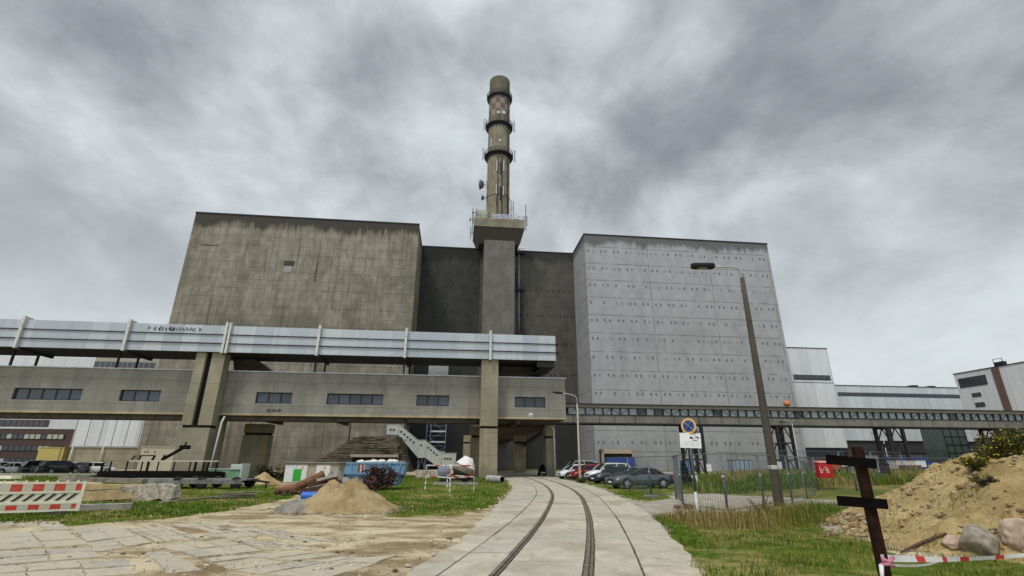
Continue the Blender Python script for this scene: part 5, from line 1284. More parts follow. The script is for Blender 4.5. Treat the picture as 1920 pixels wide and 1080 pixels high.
beam('timber_balk', 'thin pale plank lying in the grass before the trailer', 'timber', G(300, 944), G(470, 927), .14, .07, M_timg)
for i, (z, dx, lab) in enumerate(((.18, 0, 'lower'), (.62, .25, 'middle'), (.86, -.2, 'upper'))):
    t = thing('white_board', f'{lab} long white board of the pile behind the striped barrier', 'board', (-26.4+dx, 24.2+.1*i, z), R_(-2+3*i), 'white boards in a pile'); m = MB(); m.box(-4, 3.4, -.3, .3, 0, .13); obj('board', m, M_bar, t, bevel=.01)
    m = MB()
    for xx in (-2.6, -1, .6, 2.2): m.box(xx, xx+.5, -.31, -.302, .02, .11)
    obj('patch', m, M_bgrey if i != 1 else plain('patch_mauve', (.42,.30,.30), .7), t)
for x in (-27.5, -24.2):
    t = thing('trestle_block', 'dark bearer block under the white board pile', 'block', (x, 24.3, 0), 0, 'bearer blocks'); m = MB(); m.box(-.2, .2, -.35, .35, 0, .18); m.box(-.15,.15,-.3,.3,.31,.62); obj('block', m, M_slot, t)
beam('boundary_beam', 'low red and white beam on the ground before the far left cars', 'beam', (-58, 55), (-44, 58), .3, .35, M_bgrey)
# ------------------------------------------------------------------ flat wagon, trailer
x0, y0 = -27.6, 41.8
M_wag = plain('wagon_black', (.007,.0065,.0065), .9, .0, .4, 5, spec=.1)
wg = thing('flat_wagon', 'black railway flat wagon with stanchions and a pale top rail', 'wagon', (x0, y0, 0), R_(4))
m = MB(); m.box(-4.2, 4.6, -1.33, 1.33, .46, .90); m.box(-4.7, 4.6, -1.28, -1.1, .38, .60); m.box(-4.7, 4.6, 1.1, 1.28, .38, .60); m.box(-4.4, -4.2, -1.2, 1.2, .45, .85); m.box(4.6, 4.85, -1.2, 1.2, .45, .85); obj('deck', m, M_wag, wg)
for c in (-3.0, 2.8):
    m = MB(); m.box(c-1.3, c+1.3, -1.0, -.85, .22, .52); m.box(c-1.3, c+1.3, .85, 1.0, .22, .52); m.box(c-.3, c+.3, -.9, .9, .3, .58); bo = obj('bogie', m, M_wag, wg)
    for dx in (-.85, .85):
        for s in (-1, 1): m = MB(); m.lathe([(0, -.06), (.36, -.06), (.40, .0), (.36, .06), (0, .06)], (c+dx, s*.78, .40), 16, 0, axis='y'); obj('wheel', m, M_wag, bo)
for x in (-4.1, -3.5, -2.3, -1.2, -.75, .0, 1.2, 2.4, 2.8, 3.4, 3.75, 4.4):
    m = MB(); wd_ = .16 if x in (-.75, 2.8, -4.1) else .07; m.box(x-wd_/2, x+wd_/2, -1.30, -1.22, .8, 1.62 if x > -4.1 else 1.5); obj('stanchion', m, M_wag, wg)
m = MB(); m.box(-2.15, 4.5, -1.33, -1.22, 1.62, 1.70); obj('top_rail', m, plain('rail_pale', (.50,.48,.42), .7), wg)
m = MB(); m.bar((-2.3, -.9, 1.7), (-2.1, -.9, 2.05), .08); m.bar((-1.75, -.9, 1.7), (-1.65, -.9, 2.05), .09); m.bar((-1.75,-.9,2.05),(-.6,-.9,2.05),.08); m.bar((-.75, -.9, 1.7), (-.6, -.9, 2.05), .12); m.bar((-.05, -.9, 1.7), (.15, -.9, 2.1), .1); m.bar((.0, -.9, 1.75), (1.55, -.9, 2.75), .16, .2); m.bar((1.45, -.9, 2.55), (1.55, -.9, 3.1), .09); m.box(1.2,1.8,-1.1,-.6,2.55,2.85)
obj('chute_frame', m, M_wag, wg)
def PU(px, py, w):                       # sight line meets the plane at depth w of the plant's axes -> (u, z)
    d = ray(px, py); dw = -sin(YAW)*d[0]+cos(YAW)*d[1]; t_ = w/dw; return ((cos(YAW)*d[0]+sin(YAW)*d[1])*t_, H_EYE+d[2]*t_)
ha, hb_ = PU(259, 868, 100), PU(330, 839, 100)
t = plant('site_hut', 'low beige hut with small dark openings behind the flat wagon', 'hut', ha[0], 100)
m = MB((ha[0],100,0)); m.box(ha[0], hb_[0], 100, 104, -.1, hb_[1], 0); m.box(ha[0]-.1,hb_[0]+.1,99.9,104.1,hb_[1]+.003,hb_[1]+.15,0); obj('wall', m, plain('hut_beige', (.47,.43,.33), .85, dirt=.2), t)
for px in (271, 276, 289):
    a, b_ = PU(px, 849, 100), PU(px+3, 845.5, 100); m = MB((ha[0],100,0)); m.box(a[0], b_[0], 99.96, 100, a[1], b_[1]); obj('window', m, M_win, t)
tr = thing('flatbed_trailer', 'grey flatbed trailer on small black tyres, before the black flat wagon', 'trailer', (-20.6, 34.6, 0), R_(3))
M_trl = plain('trailer_grey', (.13,.125,.125), .7, var=.3, scale=3, c2=(.27,.26,.25), dirt=.6)
m = MB(); m.box(-4.6, 3.5, -1.1, 1.1, .50, .58); m.box(-3.2, 3.3, -1.12, -1.0, .30, .50); m.box(-3.2, 3.3, 1.0, 1.12, .30, .50); m.box(-4.9, -3.2, -1.0, 1.0, .36, .50); obj('deck', m, M_trl, tr)
for x in (-.75, .75, 2.9):
    for s in (-1, 1): m = MB(); m.lathe([(.14,-.1),(.30,-.1),(.36,-.05),(.36,.08),(.30,.12),(.14,.12),(0,.1)] if s > 0 else [(.14,.1),(.30,.1),(.36,.05),(.36,-.08),(.30,-.12),(.14,-.12),(0,-.1)], (x, s*.98, .36), 16, 0, axis='y'); obj('wheel', m, M_tyre, tr)
m = MB(); m.bar((3.5, 0, .5), (4.6, 0, .35), .12); m.bar((4.4,0,.35),(4.4,0,0),.08); obj('drawbar', m, M_dark, tr)
sb = thing('open_skip', 'pale green open crate with whitish end frame, right of the flat wagon', 'crate', (-22.4, 42.2, 0), R_(5))
M_gr = plain('crate_green', (.15,.30,.18), .7, var=.2, dirt=.2); m = MB(); m.box(-1.6, .8, -.6, -.54, .15, 1.05); m.box(-1.6, .8, .54, .6, .15, 1.05); m.box(-1.6, -1.54, -.54, .54, .15, 1.05); m.box(-1.6, .8, -.54, .54, .15, .2); obj('panel', m, M_gr, sb)
m = MB(); m.box(.8, .9, -.75, .75, 0, 1.5); m.box(.0, .8, -.70, -.62, 1.05, 1.45); m.box(-1.7, .1, -.64, -.56, 1.05, 1.12); obj('frame', m, plain('crate_pale', (.45,.50,.47), .7), sb)
# ------------------------------------------------------------------ heaps
def heap(name, lab, cat, cx, cy, rx, ry, h, mt, seed, st=.13, rz=0, lump=.25, peaks=()):
    def fn(x, y):
        a = (x-cx)*cos(rz)+(y-cy)*sin(rz); b_ = -(x-cx)*sin(rz)+(y-cy)*cos(rz); v = Vector((x, y, seed))
        d = sqrt((a/rx)**2+(b_/ry)**2)+.13*MN.noise(v*.8)
        if d > 1.12: return None
        base = max(0, 1-d)**.85
        for (px, py, r, k) in peaks: base = max(base, k*max(0, 1-sqrt((a-px)**2+(b_-py)**2)/r)**.9)
        return h*base*(1+lump*MN.noise(v*1.6)+.6*lump*MN.noise(v*3.7))+min(1, base*6)*(.07*MN.noise(v*5)+.045*MN.noise(v*12))-.04
    o = obj(name, heightmesh(cx-max(rx,ry)*1.25, cx+max(rx,ry)*1.25, cy-max(rx,ry)*1.25, cy+max(rx,ry)*1.25, st, fn), mt, smooth=True); tag(o, lab, cat); return o
def sandy(name, a, b_, c, d):
    m, nt, bb = mat(name, .95, 0, .1); co = coords(nt); n1 = nt.noise(co, 1.1, 5, .6, .4); n2 = nt.noise(co, 6, 6, .7); n3 = nt.noise(co, 24, 4, .6)
    cc = nt.mix(nt.smooth(n1, .38, .62), a, b_); cc = nt.mix(nt.math('MULTIPLY', nt.smooth(n2, .5, .7), .6), cc, c); cc = nt.mix(nt.math('MULTIPLY', nt.smooth(n3, .5, .72), .4), cc, d)
    nt.l(cc, bb.inputs['Base Color']); bump(nt, bb, nt.math('ADD', n3, nt.math('MULTIPLY', n2, 3)), .9, .05); return m
M_sand = sandy('sand_orange', (.40,.275,.13), (.56,.42,.235), (.25,.15,.07), (.56,.43,.27)); M_grav = sandy('gravel_grey', (.25,.23,.19), (.38,.36,.31), (.16,.145,.12), (.5,.48,.43))
heap('sand_heap', 'large orange sand heap in front of the blue skip', 'sand heap', -6.15, 19.9, 2.0, 1.75, .98, M_sand, 3, .07, lump=.3, peaks=((-.45, .2, 1.5, 1.15), (.25, .2, 1.4, 1.08), (.95, .1, 1.0, .68), (.1,-.4,1.3,.7)))
heap('gravel_heap', 'grey gravel skirt spilling left of the orange sand heap', 'gravel heap', -7.45, 19.75, 1.25, 1.3, .55, M_grav, 9, .07, lump=.5)
heap('rubble_heap', 'grey rubble heap between the kiosk and the blue skip', 'rubble heap', -11.0, 33.0, 1.7, 1.3, 1.15, M_grav, 5, .12, lump=.5)
heap('sand_heap', 'small orange sand heap left of the white kiosk', 'sand heap', -19.5, 41.2, 1.6, 1.2, .8, M_sand, 12, .12)
random.seed(8); m = MB()
for k in range(420):
    a = random.uniform(0, 2*pi); r = random.uniform(.75, 1.35)*(1+.3*random.random()); x = -6.15+1.85*r*cos(a)*random.uniform(.75, 1); y = 19.9+1.65*r*sin(a)*random.uniform(.75, 1); q = random.choice((.02, .03, .03, .05, .08)); m.ico((x, y, q*.25), q, random.choice((0, 0, 1)), (1.4, 1.1, .6), .6, k, 1)
tag(setting(obj('spilt_sand', m, [M_sand, M_grav]), 'stuff'), 'spilt lumps of sand and gravel round the foot of the large sand heap', 'sand')
# pieces of scrap
m_sc = plain('scrap_dark', (.06,.035,.028), .85, .2, .5, 8, c2=(.13,.07,.045))
SG = 'scrap metal before the kiosk'
def pipe(name, lab, cat, p0, p1, r, mt, group=None, wall=.86):
    t = thing(name, lab, cat, p0, 0, group); m = MB(p0); m.tube([p0, [(p0[i]+p1[i])/2 for i in range(3)], p1], r, 14, 0, caps=False); m.tube([p0, [(p0[i]+p1[i])/2 for i in range(3)], p1], r*wall, 14, 1, caps=False)
    d = (Vector(p1)-Vector(p0)).normalized()
    for p, s in ((p0, 1), (p1, -1)):
        c = Vector(p)+d*s*.25; up = Vector((0,0,1)); x = d.cross(up).normalized(); y = x.cross(d)
        m.add([tuple(c+x*(r*wall*cos(2*pi*k/14))+y*(r*wall*sin(2*pi*k/14))) for k in range(14)], [tuple(range(14))], 1)
        m.add([tuple(Vector(p)+x*(q*cos(2*pi*k/14))+y*(q*sin(2*pi*k/14))) for q in (r, r*wall) for k in range(14)], [(k, (k+1) % 14, 14+(k+1) % 14, 14+k) for k in range(14)], 0)
    obj('tube', m, [mt, M_black], t); return t
pipe('rusty_pipe', 'fat rusty pipe tilted up, its dark mouth towards the kiosk', 'pipe', (-11.9, 28.6, .22), (-10.35, 29.0, 1.0), .24, M_rust, SG)
pipe('rusty_pipe', 'rusty pipe lying flat, leftmost of the scrap', 'pipe', (-12.6, 28.2, .22), (-11.3, 28.9, .40), .21, plain('rust_orange', (.30,.16,.075), .85, var=.4, scale=8, c2=(.19,.085,.04)), SG)
for i, (a, b_, lab) in enumerate((((-11.2,28.1,.12),(-9.9,28.7,.35),'dark flat scrap bar lowest in the scrap before the kiosk'),((-10.9,28.3,.4),(-9.5,28.9,.75),'dark scrap bar tilted up beside the fat rusty pipe'),((-10.3,28.0,.25),(-9.2,28.6,.62),'reddish scrap bar at the right end of the scrap'),((-10.5,28.5,.62),(-9.6,28.4,.85),'pale-edged scrap bar on top of the scrap'))):
    t = thing('scrap_bar', lab, 'scrap', a, 0, SG); m = MB(a); m.bar(a, b_, .34, .07, 0); d = Vector(b_)-Vector(a); m.bar(Vector(a)+Vector((0,-.14,.1)), Vector(b_)+Vector((0,-.14,.1)), .05, .14, 0 if i < 3 else 1); obj('plate', m, [m_sc, plain('scrap_pale', (.34,.32,.28), .7)], t)
m = MB(); random.seed(4)
for k in range(60): m.ico((random.uniform(-12.4,-9.3), random.uniform(27.6,28.4), random.uniform(.02,.2)), random.uniform(.05,.14), 0, (1.4,1,.6), .4, k, 1)
tag(setting(obj('scrap_crumbs', m, m_sc), 'stuff'), 'rusty crumbs and broken bits round the scrap', 'scrap')
M_pblue = plain('pipe_blue', (.02,.12,.50), .4, var=.1)
pipe('blue_pipe', 'short bright blue pipe with dark open end, left of the sand heap', 'pipe', (-9.55, 24.3, .19), (-8.2, 24.2, .19), .19, M_pblue)
pipe('white_pipe', 'short whitish pipe with dark mouth at the foot of the front pier', 'pipe', (-.75, 44.0, .30), (-2.0, 45.4, .33), .29, plain('pipe_grey', (.38,.37,.35), .7, dirt=.4))
t = thing('plank_pile', 'small pile of dark broken planks in the grass, right of the trailer', 'planks', (-13.2, 25.6, 0), R_(20)); 
for i in range(6): m = MB(); a = random.uniform(-.3,.3); m.bar((-.9+random.uniform(-.2,.2), -.3+.12*i, .04+.03*i), (.8+random.uniform(-.2,.2), -.3+.12*i+a, .06+.045*i), .14, .03); obj('plank', m, M_timg if i % 2 else plain('plank_dark', (.05,.045,.04), .9), t)
# ------------------------------------------------------------------ transformer kiosk
kx, ky = G(533, 904.5); kx2, ky2 = G(633, 904.5)
kz = AY(590, 869, 43.5)[1]
M_kw = plain('kiosk_white', (.62,.63,.62), .6, var=.06, dirt=.12); M_kb = concrete('kiosk_plaster', (.34,.30,.225), (.12,.10,.08), streak=.25, patch=.2)
ks = thing('transformer_kiosk', 'small plastered kiosk with white doors, green sheet and flat roof, left of the skip', 'kiosk', (-18.9, 43.6, 0), 0)
m = MB(); m.box(0, 4.35, 0, 2.6, -.1, kz-.05); obj('wall', m, M_kb, ks)
m = MB(); m.loft([[(-.08,-.12,kz-.05),(4.45,-.12,kz-.05),(4.45,2.7,kz-.05),(-.08,2.7,kz-.05)],[(-.12,-.16,kz+.06),(4.49,-.16,kz+.06),(4.49,2.74,kz+.06),(-.12,2.74,kz+.06)],[(.0,-.05,kz+.12),(4.37,-.05,kz+.12),(4.37,2.6,kz+.12),(0,2.6,kz+.12)]], smooth=False); obj('roof', m, plain('kiosk_roof', (.17,.16,.14), .9), ks)
m = MB(); m.box(.02, 1.86, -.05, -.003, .05, kz-.10, 0); m.box(.93,.95,-.054,-.05,.1,kz-.15,1); d1 = obj('door', m, [M_kw, M_plate], ks)
m = MB(); m.box(.75, 1.42, -.075, -.052, .12, kz-.45); obj('green_sheet', m, plain('sheet_green', (.02,.33,.03), .5, var=.06), d1)
m = MB(); m.box(2.62, 3.78, -.05, -.003, .05, kz-.10, 0); m.box(2.98, 3.05, -.08, -.05, kz*.5, kz*.5+.22, 1); d2 = obj('door', m, [M_kw, M_plate], ks)
for c, zz, d_ in ((1.46, kz-.28, d1), (3.33, kz-.28, d2)): m = MB(); m.prism([(c-.12, zz-.1), (c+.12, zz-.1), (c, zz+.12)], -.085, -.07); obj('warning_sign', m, plain('sign_amber', (.75,.33,.04), .5), d_)
# ------------------------------------------------------------------ blue skip
sx0, sy0 = -8.85, 34.6
sk_ = thing('waste_skip', 'battered light blue waste skip filled with rubbish, behind the sand heap', 'skip', (sx0, sy0, 0), R_(6))
M_skb = plain('skip_blue', (.12,.27,.43), .65, .1, .3, 2.5, c2=(.20,.36,.50), dirt=.5); M_skr = plain('skip_rust', (.17,.085,.055), .85, var=.4)
ztk = AY(705, 868, 34.3)[1]; hb = .22
m = MB(); T = [(-1.85,-.9),(1.85,-.9),(1.85,.9),(-1.85,.9)]; B = [(-1.25,-.75),(1.45,-.75),(1.45,.75),(-1.25,.75)]; MD = [(-2.05,-.88),(1.80,-.88),(1.80,.88),(-2.05,.88)]
m.loft([[(a, b_, hb) for a, b_ in B], [(a, b_, ztk*.60) for a, b_ in MD], [(a, b_, ztk) for a, b_ in T]], caps=False, smooth=False); m.loft([[(a*.97, b_*.96, hb+.05) for a, b_ in B], [(a*.97, b_*.96, ztk*.60) for a, b_ in MD], [(a*.97, b_*.96, ztk) for a, b_ in T]][::-1], caps=False, smooth=False); m.add([(a, b_, hb) for a, b_ in B], [(3,2,1,0)])
obj('hull', m, M_skb, sk_)
m = MB()
for a, b_ in ((0,1),(1,2),(2,3),(3,0)): m.bar((*T[a], ztk), (*T[b_], ztk), .11, .10)
m.bar((-2.05,-.93,ztk*.6),(1.8,-.93,ztk*.6),.08,.1)
for x in (-1.6,-1.2,-.75,.2,.9,1.6): m.bar((x*.80, -.80, hb+.1), (x, -.94, ztk-.05), .09, .06)
obj('rib', m, plain('skip_rib', (.17,.29,.42), .6, dirt=.4), sk_)
m = MB()
for k, x in enumerate((-1.12, -.98, -.86, -.76)): m.box(x, x+.10, -.975, -.955, ztk*.64, ztk*.93, k % 2)
obj('warning_stripe', m, [plain('stripe_red', (.30,.05,.04), .7, dirt=.3), plain('stripe_cream', (.50,.47,.40), .7, dirt=.3)], sk_)
m = MB(); m.lathe([(0,-.06),(.09,-.06),(.09,.06),(0,.06)], (-1.9,-.95,.8), 10, 0, axis='y'); m.lathe([(0,-.06),(.09,-.06),(.09,.06),(0,.06)], (1.75,-.95,.8), 10, 0, axis='y'); obj('lifting_pin', m, M_dark, sk_)
random.seed(14); m = MB()
for k in range(26): m.ico((sx0+random.uniform(-1.5,1.6), sy0+random.uniform(-.6,.6), ztk-.12+random.uniform(0,.22)), random.uniform(.12,.26), 0 if random.random() < .6 else 1, (1.3,1,.7), .5, k, 1)
for x in (-.1, .35, .9, 1.2): m.ico((sx0+x, sy0-.55, ztk+.08), .22, 0, (1.2,.9,.7), .4, int(x*10)+50, 2)
tag(obj('rubbish', m, [plain('rubbish_white', (.66,.64,.62), .8), plain('rubbish_grey', (.22,.20,.18), .9)]), 'whitish bags and rubbish heaped in the blue skip', 'rubbish'); bpy.data.objects['rubbish']['kind'] = 'stuff'
m = MB(); random.seed(6)
for k in range(330):
    a = random.uniform(0, 2*pi); r = random.uniform(0, 1)**.6; cx_ = sx0+.65+r*1.0*cos(a); cz_ = .55+r*.62*sin(a)+.15*r; cy_ = 32.75+random.uniform(-.35,.35)
    if cz_ < .03: continue
    d = Vector((random.uniform(-1,1), random.uniform(-.5,.5), random.uniform(-.6,1))).normalized()*random.uniform(.2,.55)
    m.tube([(cx_,cy_,max(.02,cz_)), (cx_+d.x*.5, cy_+d.y*.5, max(.02,cz_+d.z*.5+.05)), (cx_+d.x, cy_+d.y, max(.02,cz_+d.z))], random.choice((.018,.03,.045)), 4, 0 if random.random() < .6 else 1)
tag(obj('scrap_tangle', m, [plain('tangle_dark', (.030,.020,.017), .9, var=.5), plain('tangle_rust', (.13,.05,.035), .9, var=.4)]), 'dark rusty tangle of wire and rods leaning on the front of the blue skip', 'scrap tangle')
# ------------------------------------------------------------------ red and white tube barrier
pL, pM, pR, pB = G(797, 920), G(843, 925.5), G(888, 922), G(838, 916)
M_tbw = plain('tube_white', (.62,.60,.55), .6, dirt=.2); M_tbr = plain('tube_red', (.45,.07,.04), .6, dirt=.2)
tb = thing('tube_barrier', 'white tube barrier with red bands standing on the grass before the concrete mixer', 'barrier', (pM[0], pM[1], 0), 0)
def banded(m, a, b_, n, r=.04, start=0, red=(1,)):
    for k in range(n):
        p = [a[i]+(b_[i]-a[i])*k/n for i in range(3)]; q = [a[i]+(b_[i]-a[i])*(k+1)/n for i in range(3)]; m.tube([p, q], r, 8, 1 if (k+start) in red else 0)
L3 = lambda p, z: (p[0]-pM[0], p[1]-pM[1], z)
ztop = AY(843, 873.5, pM[1])[1]; zlow = AY(843, 896, pM[1])[1]
for (a, b_) in ((pL, pM), (pB, pR), (pM, pR)):
    m = MB(); banded(m, L3(a, ztop), L3(b_, ztop), 5, red=(2,) if a is pL else (2, 3)); banded(m, L3(a, zlow), L3(b_, zlow), 6, red=(1, 2) if a is pL else (1, 4)); obj('rail', m, [M_tbw, M_tbr], tb)
for p in (pL, pM, pB, pR): m = MB(); banded(m, L3(p, -.05), L3(p, ztop), 5, .035, red=(3,)); obj('post', m, [M_tbw, M_tbr], tb)
# ------------------------------------------------------------------ concrete mixer
mx, my = -4.35, 41.5
cmx = thing('concrete_mixer', 'old concrete mixer with brown drum and white tilted mouth, behind the tube barrier', 'mixer', (mx, my, 0), 0)
m = MB(); Mx = Matrix.Translation((.55, 0, 1.0)) @ Matrix.Rotation(R_(22), 4, 'Y')
m.lathe([(.05,-.75),(.50,-.72),(.82,-.35),(.88,-.05)], (0,0,0), 24, 1); m.lathe([(.88,-.05),(.90,.10),(.88,.25),(.80,.42)], (0,0,0), 24, 0); m.xf(Mx); obj('drum', m, [plain('drum_brown', (.19,.15,.11), .6, var=.3, dirt=.5), plain('drum_black', (.02,.018,.017), .8)], cmx)
m = MB(); m.lathe([(.80,.42),(.55,.80),(.34,1.12),(.30,1.12),(.5,.8),(.76,.40)], (0,0,0), 24, 0); m.xf(Mx); obj('mouth', m, plain('mouth_white', (.72,.70,.68), .6, dirt=.2), cmx)
m = MB()
for a, b_ in (((-1.2,-.5,.35),(1.4,-.5,.35)),((-1.2,.5,.35),(1.4,.5,.35)),((-1.0,-.5,.35),(.3,-.45,1.1)),((1.4,-.5,.35),(.8,-.45,1.1)),((-1.0,.5,.35),(.3,.45,1.1)),((1.4,.5,.35),(.8,.45,1.1)),((1.35,-.5,.35),(1.25,-.55,0)),((1.35,.5,.35),(1.25,.55,0)),((-1.2,-.5,.35),(-1.2,.5,.35))): m.bar(a, b_, .09)
obj('frame', m, M_dark, cmx)
m = MB(); m.lathe([(0,-.12),(.42,-.10),(.48,0),(.42,.1),(0,.12)], (-.95,-.55,1.0), 20, 0, axis='y'); obj('hand_wheel', m, plain('wheel_bluegrey', (.20,.24,.30), .7), cmx)
m = MB(); m.loft([[(-.5,-.4,.75),(.0,-.4,.75),(.0,.2,.75),(-.5,.2,.75)],[(-.4,-.38,1.0),(.0,-.38,1.25),(.0,.15,1.25),(-.4,.15,1.0)]], smooth=False); obj('motor_cover', m, plain('cover_white', (.66,.65,.64), .6), cmx)
for x in (-.9,):
    for s in (-1, 1): m = MB(); m.lathe([(0,-.07),(.26,-.07),(.32,0),(.26,.07),(0,.07)], (x, s*.62, .32), 16, 0, axis='y'); obj('wheel', m, M_tyre, cmx)
beam('kerb_stone', 'grey kerb stone lying under the concrete mixer', 'kerb stone', (-6.0, 40.6), (-2.6, 40.9), .3, .2, M_kerb)
# ------------------------------------------------------------------ covered ramp, stairs, scaffold, low wall
rmp = plant('covered_ramp', 'low mossy plank-roofed ramp bank with a dark opening, left of the white stairway', 'ramp', -15, 90)
oo = (-15, 90, 0)
M_moss, nt, b = mat('mossy_planks', .95, 0, .1); co = coords(nt); sx = nt.n('ShaderNodeSeparateXYZ'); nt.l(co, sx.inputs[0])
n1 = nt.noise(nt.mapping(co, (.4,.4,2)), 1.3, 6, .7, .5); n2 = nt.noise(co, 5, 5, .7); c_ = nt.mix(nt.smooth(n1, .35, .65), (.030,.025,.020), (.135,.115,.070)); c_ = nt.mix(nt.math('MULTIPLY', nt.smooth(n2, .5, .7), .6), c_, (.06,.055,.025)); c_ = nt.mix(nt.math('MULTIPLY', nt.line(sx.outputs[2], .42, .10), .7), c_, (.012,.011,.010)); nt.l(c_, b.inputs['Base Color']); bump(nt, b, n1, .8, .06)
m = MB(oo); m.loft([[(-25.5,89.5,-.2),(-7.2,89.5,-.2),(-7.2,100,-.2),(-25.5,100,-.2)],[(-17.6,93.0,5.75),(-10.4,93.0,5.95),(-9.9,98,5.95),(-17.6,98,5.75)]], smooth=False); obj('bank', m, M_moss, rmp)
m = MB(oo); n = 9
for k in range(n):
    t0, t1 = k/n, (k+1)/n; ya, yb = 88.0+4.6*t0, 88.0+4.6*t1; za, zb = 2.75+3.1*t0, 2.75+3.1*t1; ua, ub = -17.3+.6*t0+random.uniform(-.15,.15), -9.2-1.3*t0+random.uniform(-.15,.15)
    m.add([(ua,ya,za),(ub,ya,za),(ub,yb,zb+.05),(ua,yb,zb+.05),(ua,ya,za-.12),(ub,ya,za-.12)], [(0,1,2,3),(4,5,1,0)])
    m.add([(ua,ya,za-.12),(ua,yb,zb-.07),(ua,yb,zb+.05),(ua,ya,za)], [(0,1,2,3)]); m.add([(ub,ya,za-.12),(ub,yb,zb-.07),(ub,yb,zb+.05),(ub,ya,za)], [(3,2,1,0)])
for k in range(30): uu = random.uniform(-17, -10); t0 = random.uniform(0, .9); m.box(uu, uu+random.uniform(.6,1.8), 88+4.6*t0-.05, 88+4.6*t0+.1, 2.78+3.1*t0, 2.9+3.1*t0)
obj('roof', m, M_moss, rmp)
m = MB(oo); m.box(-17.1, -9.3, 87.85, 88.15, 2.35, 2.78); obj('lintel', m, plain('lintel_pale', (.36,.33,.26), .9, dirt=.4), rmp)
m = MB(oo); m.box(-17.1, -9.3, 88.2, 89.4, -.1, 2.35, 0); obj('opening', m, M_black, rmp)
for uu in (-17.0, -13.4, -9.4): m = MB(oo); m.box(uu, uu+.25, 87.9, 88.15, -.1, 2.35); obj('post', m, M_soffit, rmp)
sw = plant('covered_stairway', 'pale grey covered steel stairway with rows of small square windows, stepping down right', 'stairway', -6, 100)
oo = (-6, 100, 0); M_sw = plain('stair_cladding', (.50,.53,.48), .6, var=.05, dirt=.2)
m = MB(oo); F_, K_ = 98.4, 100.2
m.prism([(-12.9,6.5),(-10.7,6.45),(-6.75,2.35),(-5.35,2.35),(-2.55,.45),(-2.3,.35),(.35,.35),(.35,3.15),(-2.35,3.15),(-5.45,5.45),(-6.9,5.5),(-10.5,8.25),(-12.9,8.3)], F_, K_); obj('cladding', m, M_sw, sw)
m = MB(oo)
for uu in (-10.7, -6.9, -5.4, -2.4): 
    zz = {-10.7: (6.4, 8.3), -6.9: (2.45, 5.5), -5.4: (2.4, 5.45), -2.4: (.4, 3.15)}[uu]; m.box(uu-.05, uu+.05, F_-.04, F_, *zz)
m.bar((-10.5,F_-.02,8.27),(-6.9,F_-.02,5.52),.1,.06); m.bar((-5.45,F_-.02,5.45),(-2.35,F_-.02,3.17),.1,.06); m.box(-13.0,-10.4,F_-.05,K_+.1,8.3,8.42); m.box(-2.4,.45,F_-.05,K_+.1,3.15,3.28); m.box(-6.95,-5.4,F_-.05,K_+.1,5.5,5.6)
obj('trim', m, plain('stair_trim', (.36,.38,.34), .7), sw)
for (uu, z) in [(-12.2,7.35),(-11.6,7.35)]+[(-10.2+.62*k, 7.0-.48*k) for k in range(5)]+[(-6.3,4.6)]+[(-4.95+.55*k, 4.15-.42*k) for k in range(4)]+[(-1.75+.52*k, 2.2) for k in range(3)]:
    m = MB(oo); m.box(uu-.19, uu+.19, F_-.03, F_+.01, z-.17, z+.17); obj('window', m, M_win, sw)
m = MB(oo); M_stl = plain('stair_steel', (.16,.20,.27), .6, .3)
for yy in (98.7, 99.9):
    for uu in (-6.7, -5.4): m.bar((uu, yy, -.1), (uu, yy, 2.4), .14)
    m.bar((-6.7, yy, .1), (-6.05, yy, 2.3), .09); m.bar((-5.4, yy, .1), (-6.05, yy, 2.3), .09)
for uu in (-12.5, -10.9): m.bar((uu, 99.8, -.1), (uu, 99.8, 6.5), .14)
for uu in (-2.2, .2): m.bar((uu, 98.8, -.1), (uu, 98.8, .4), .14)
obj('legs', m, M_stl, sw)
scf = plant('scaffold_tower', 'blue-grey scaffold tower with white deck boards against the dark wall', 'scaffold', -4.3, 118)
oo = (-4.3, 118, 0); m = MB(oo)
for uu in (-6.5, -5.6, -2.15):
    for yy in (117.4, 119): m.tube([(uu, yy, 0), (uu, yy, 12)], .1, 6, 0)
for z in (2, 4, 5.0, 6, 7.2, 8.2, 9.4, 10.5): m.tube([(-6.5, 117.4, z), (-2.15, 117.4, z)], .07, 5, 0)
for k in range(5): z = 1.8*k+1; m.tube([(-5.6 if k % 2 else -2.15, 117.4, z), (-2.15 if k % 2 else -5.6, 117.4, z+2)], .06, 5, 0)
obj('tubes', m, plain('scaffold_tube', (.16,.19,.28), .6, .3), scf)
for z in (8.05, 5.75, 3.5): m = MB(oo); m.box(-5.5, -2.2, 117.3, 118.9, z, z+.32); obj('deck', m, plain('deck_white', (.55,.58,.62), .7), scf)
for i, (a, c) in enumerate((((-8.9, 57), 'left'), ((-5.8, 57.4), 'right'))):
    t = thing('concrete_block', f'{c} rough pale concrete block of the low row below the stairway', 'concrete block', (a[0], a[1], 0), R_(6), 'concrete blocks below the stairway'); m = MB(); 
    m.loft([[(-1.5,-.4,0),(1.5,-.4,0),(1.5,.4,0),(-1.5,.4,0)],[(-1.45,-.38,.75),(1.48,-.38,.80),(1.48,.38,.8),(-1.45,.38,.75)],[(-1.4,-.33,.82),(1.43,-.33,.87),(1.43,.33,.87),(-1.4,.33,.82)]], smooth=False); obj('body', m, M_conc, t)
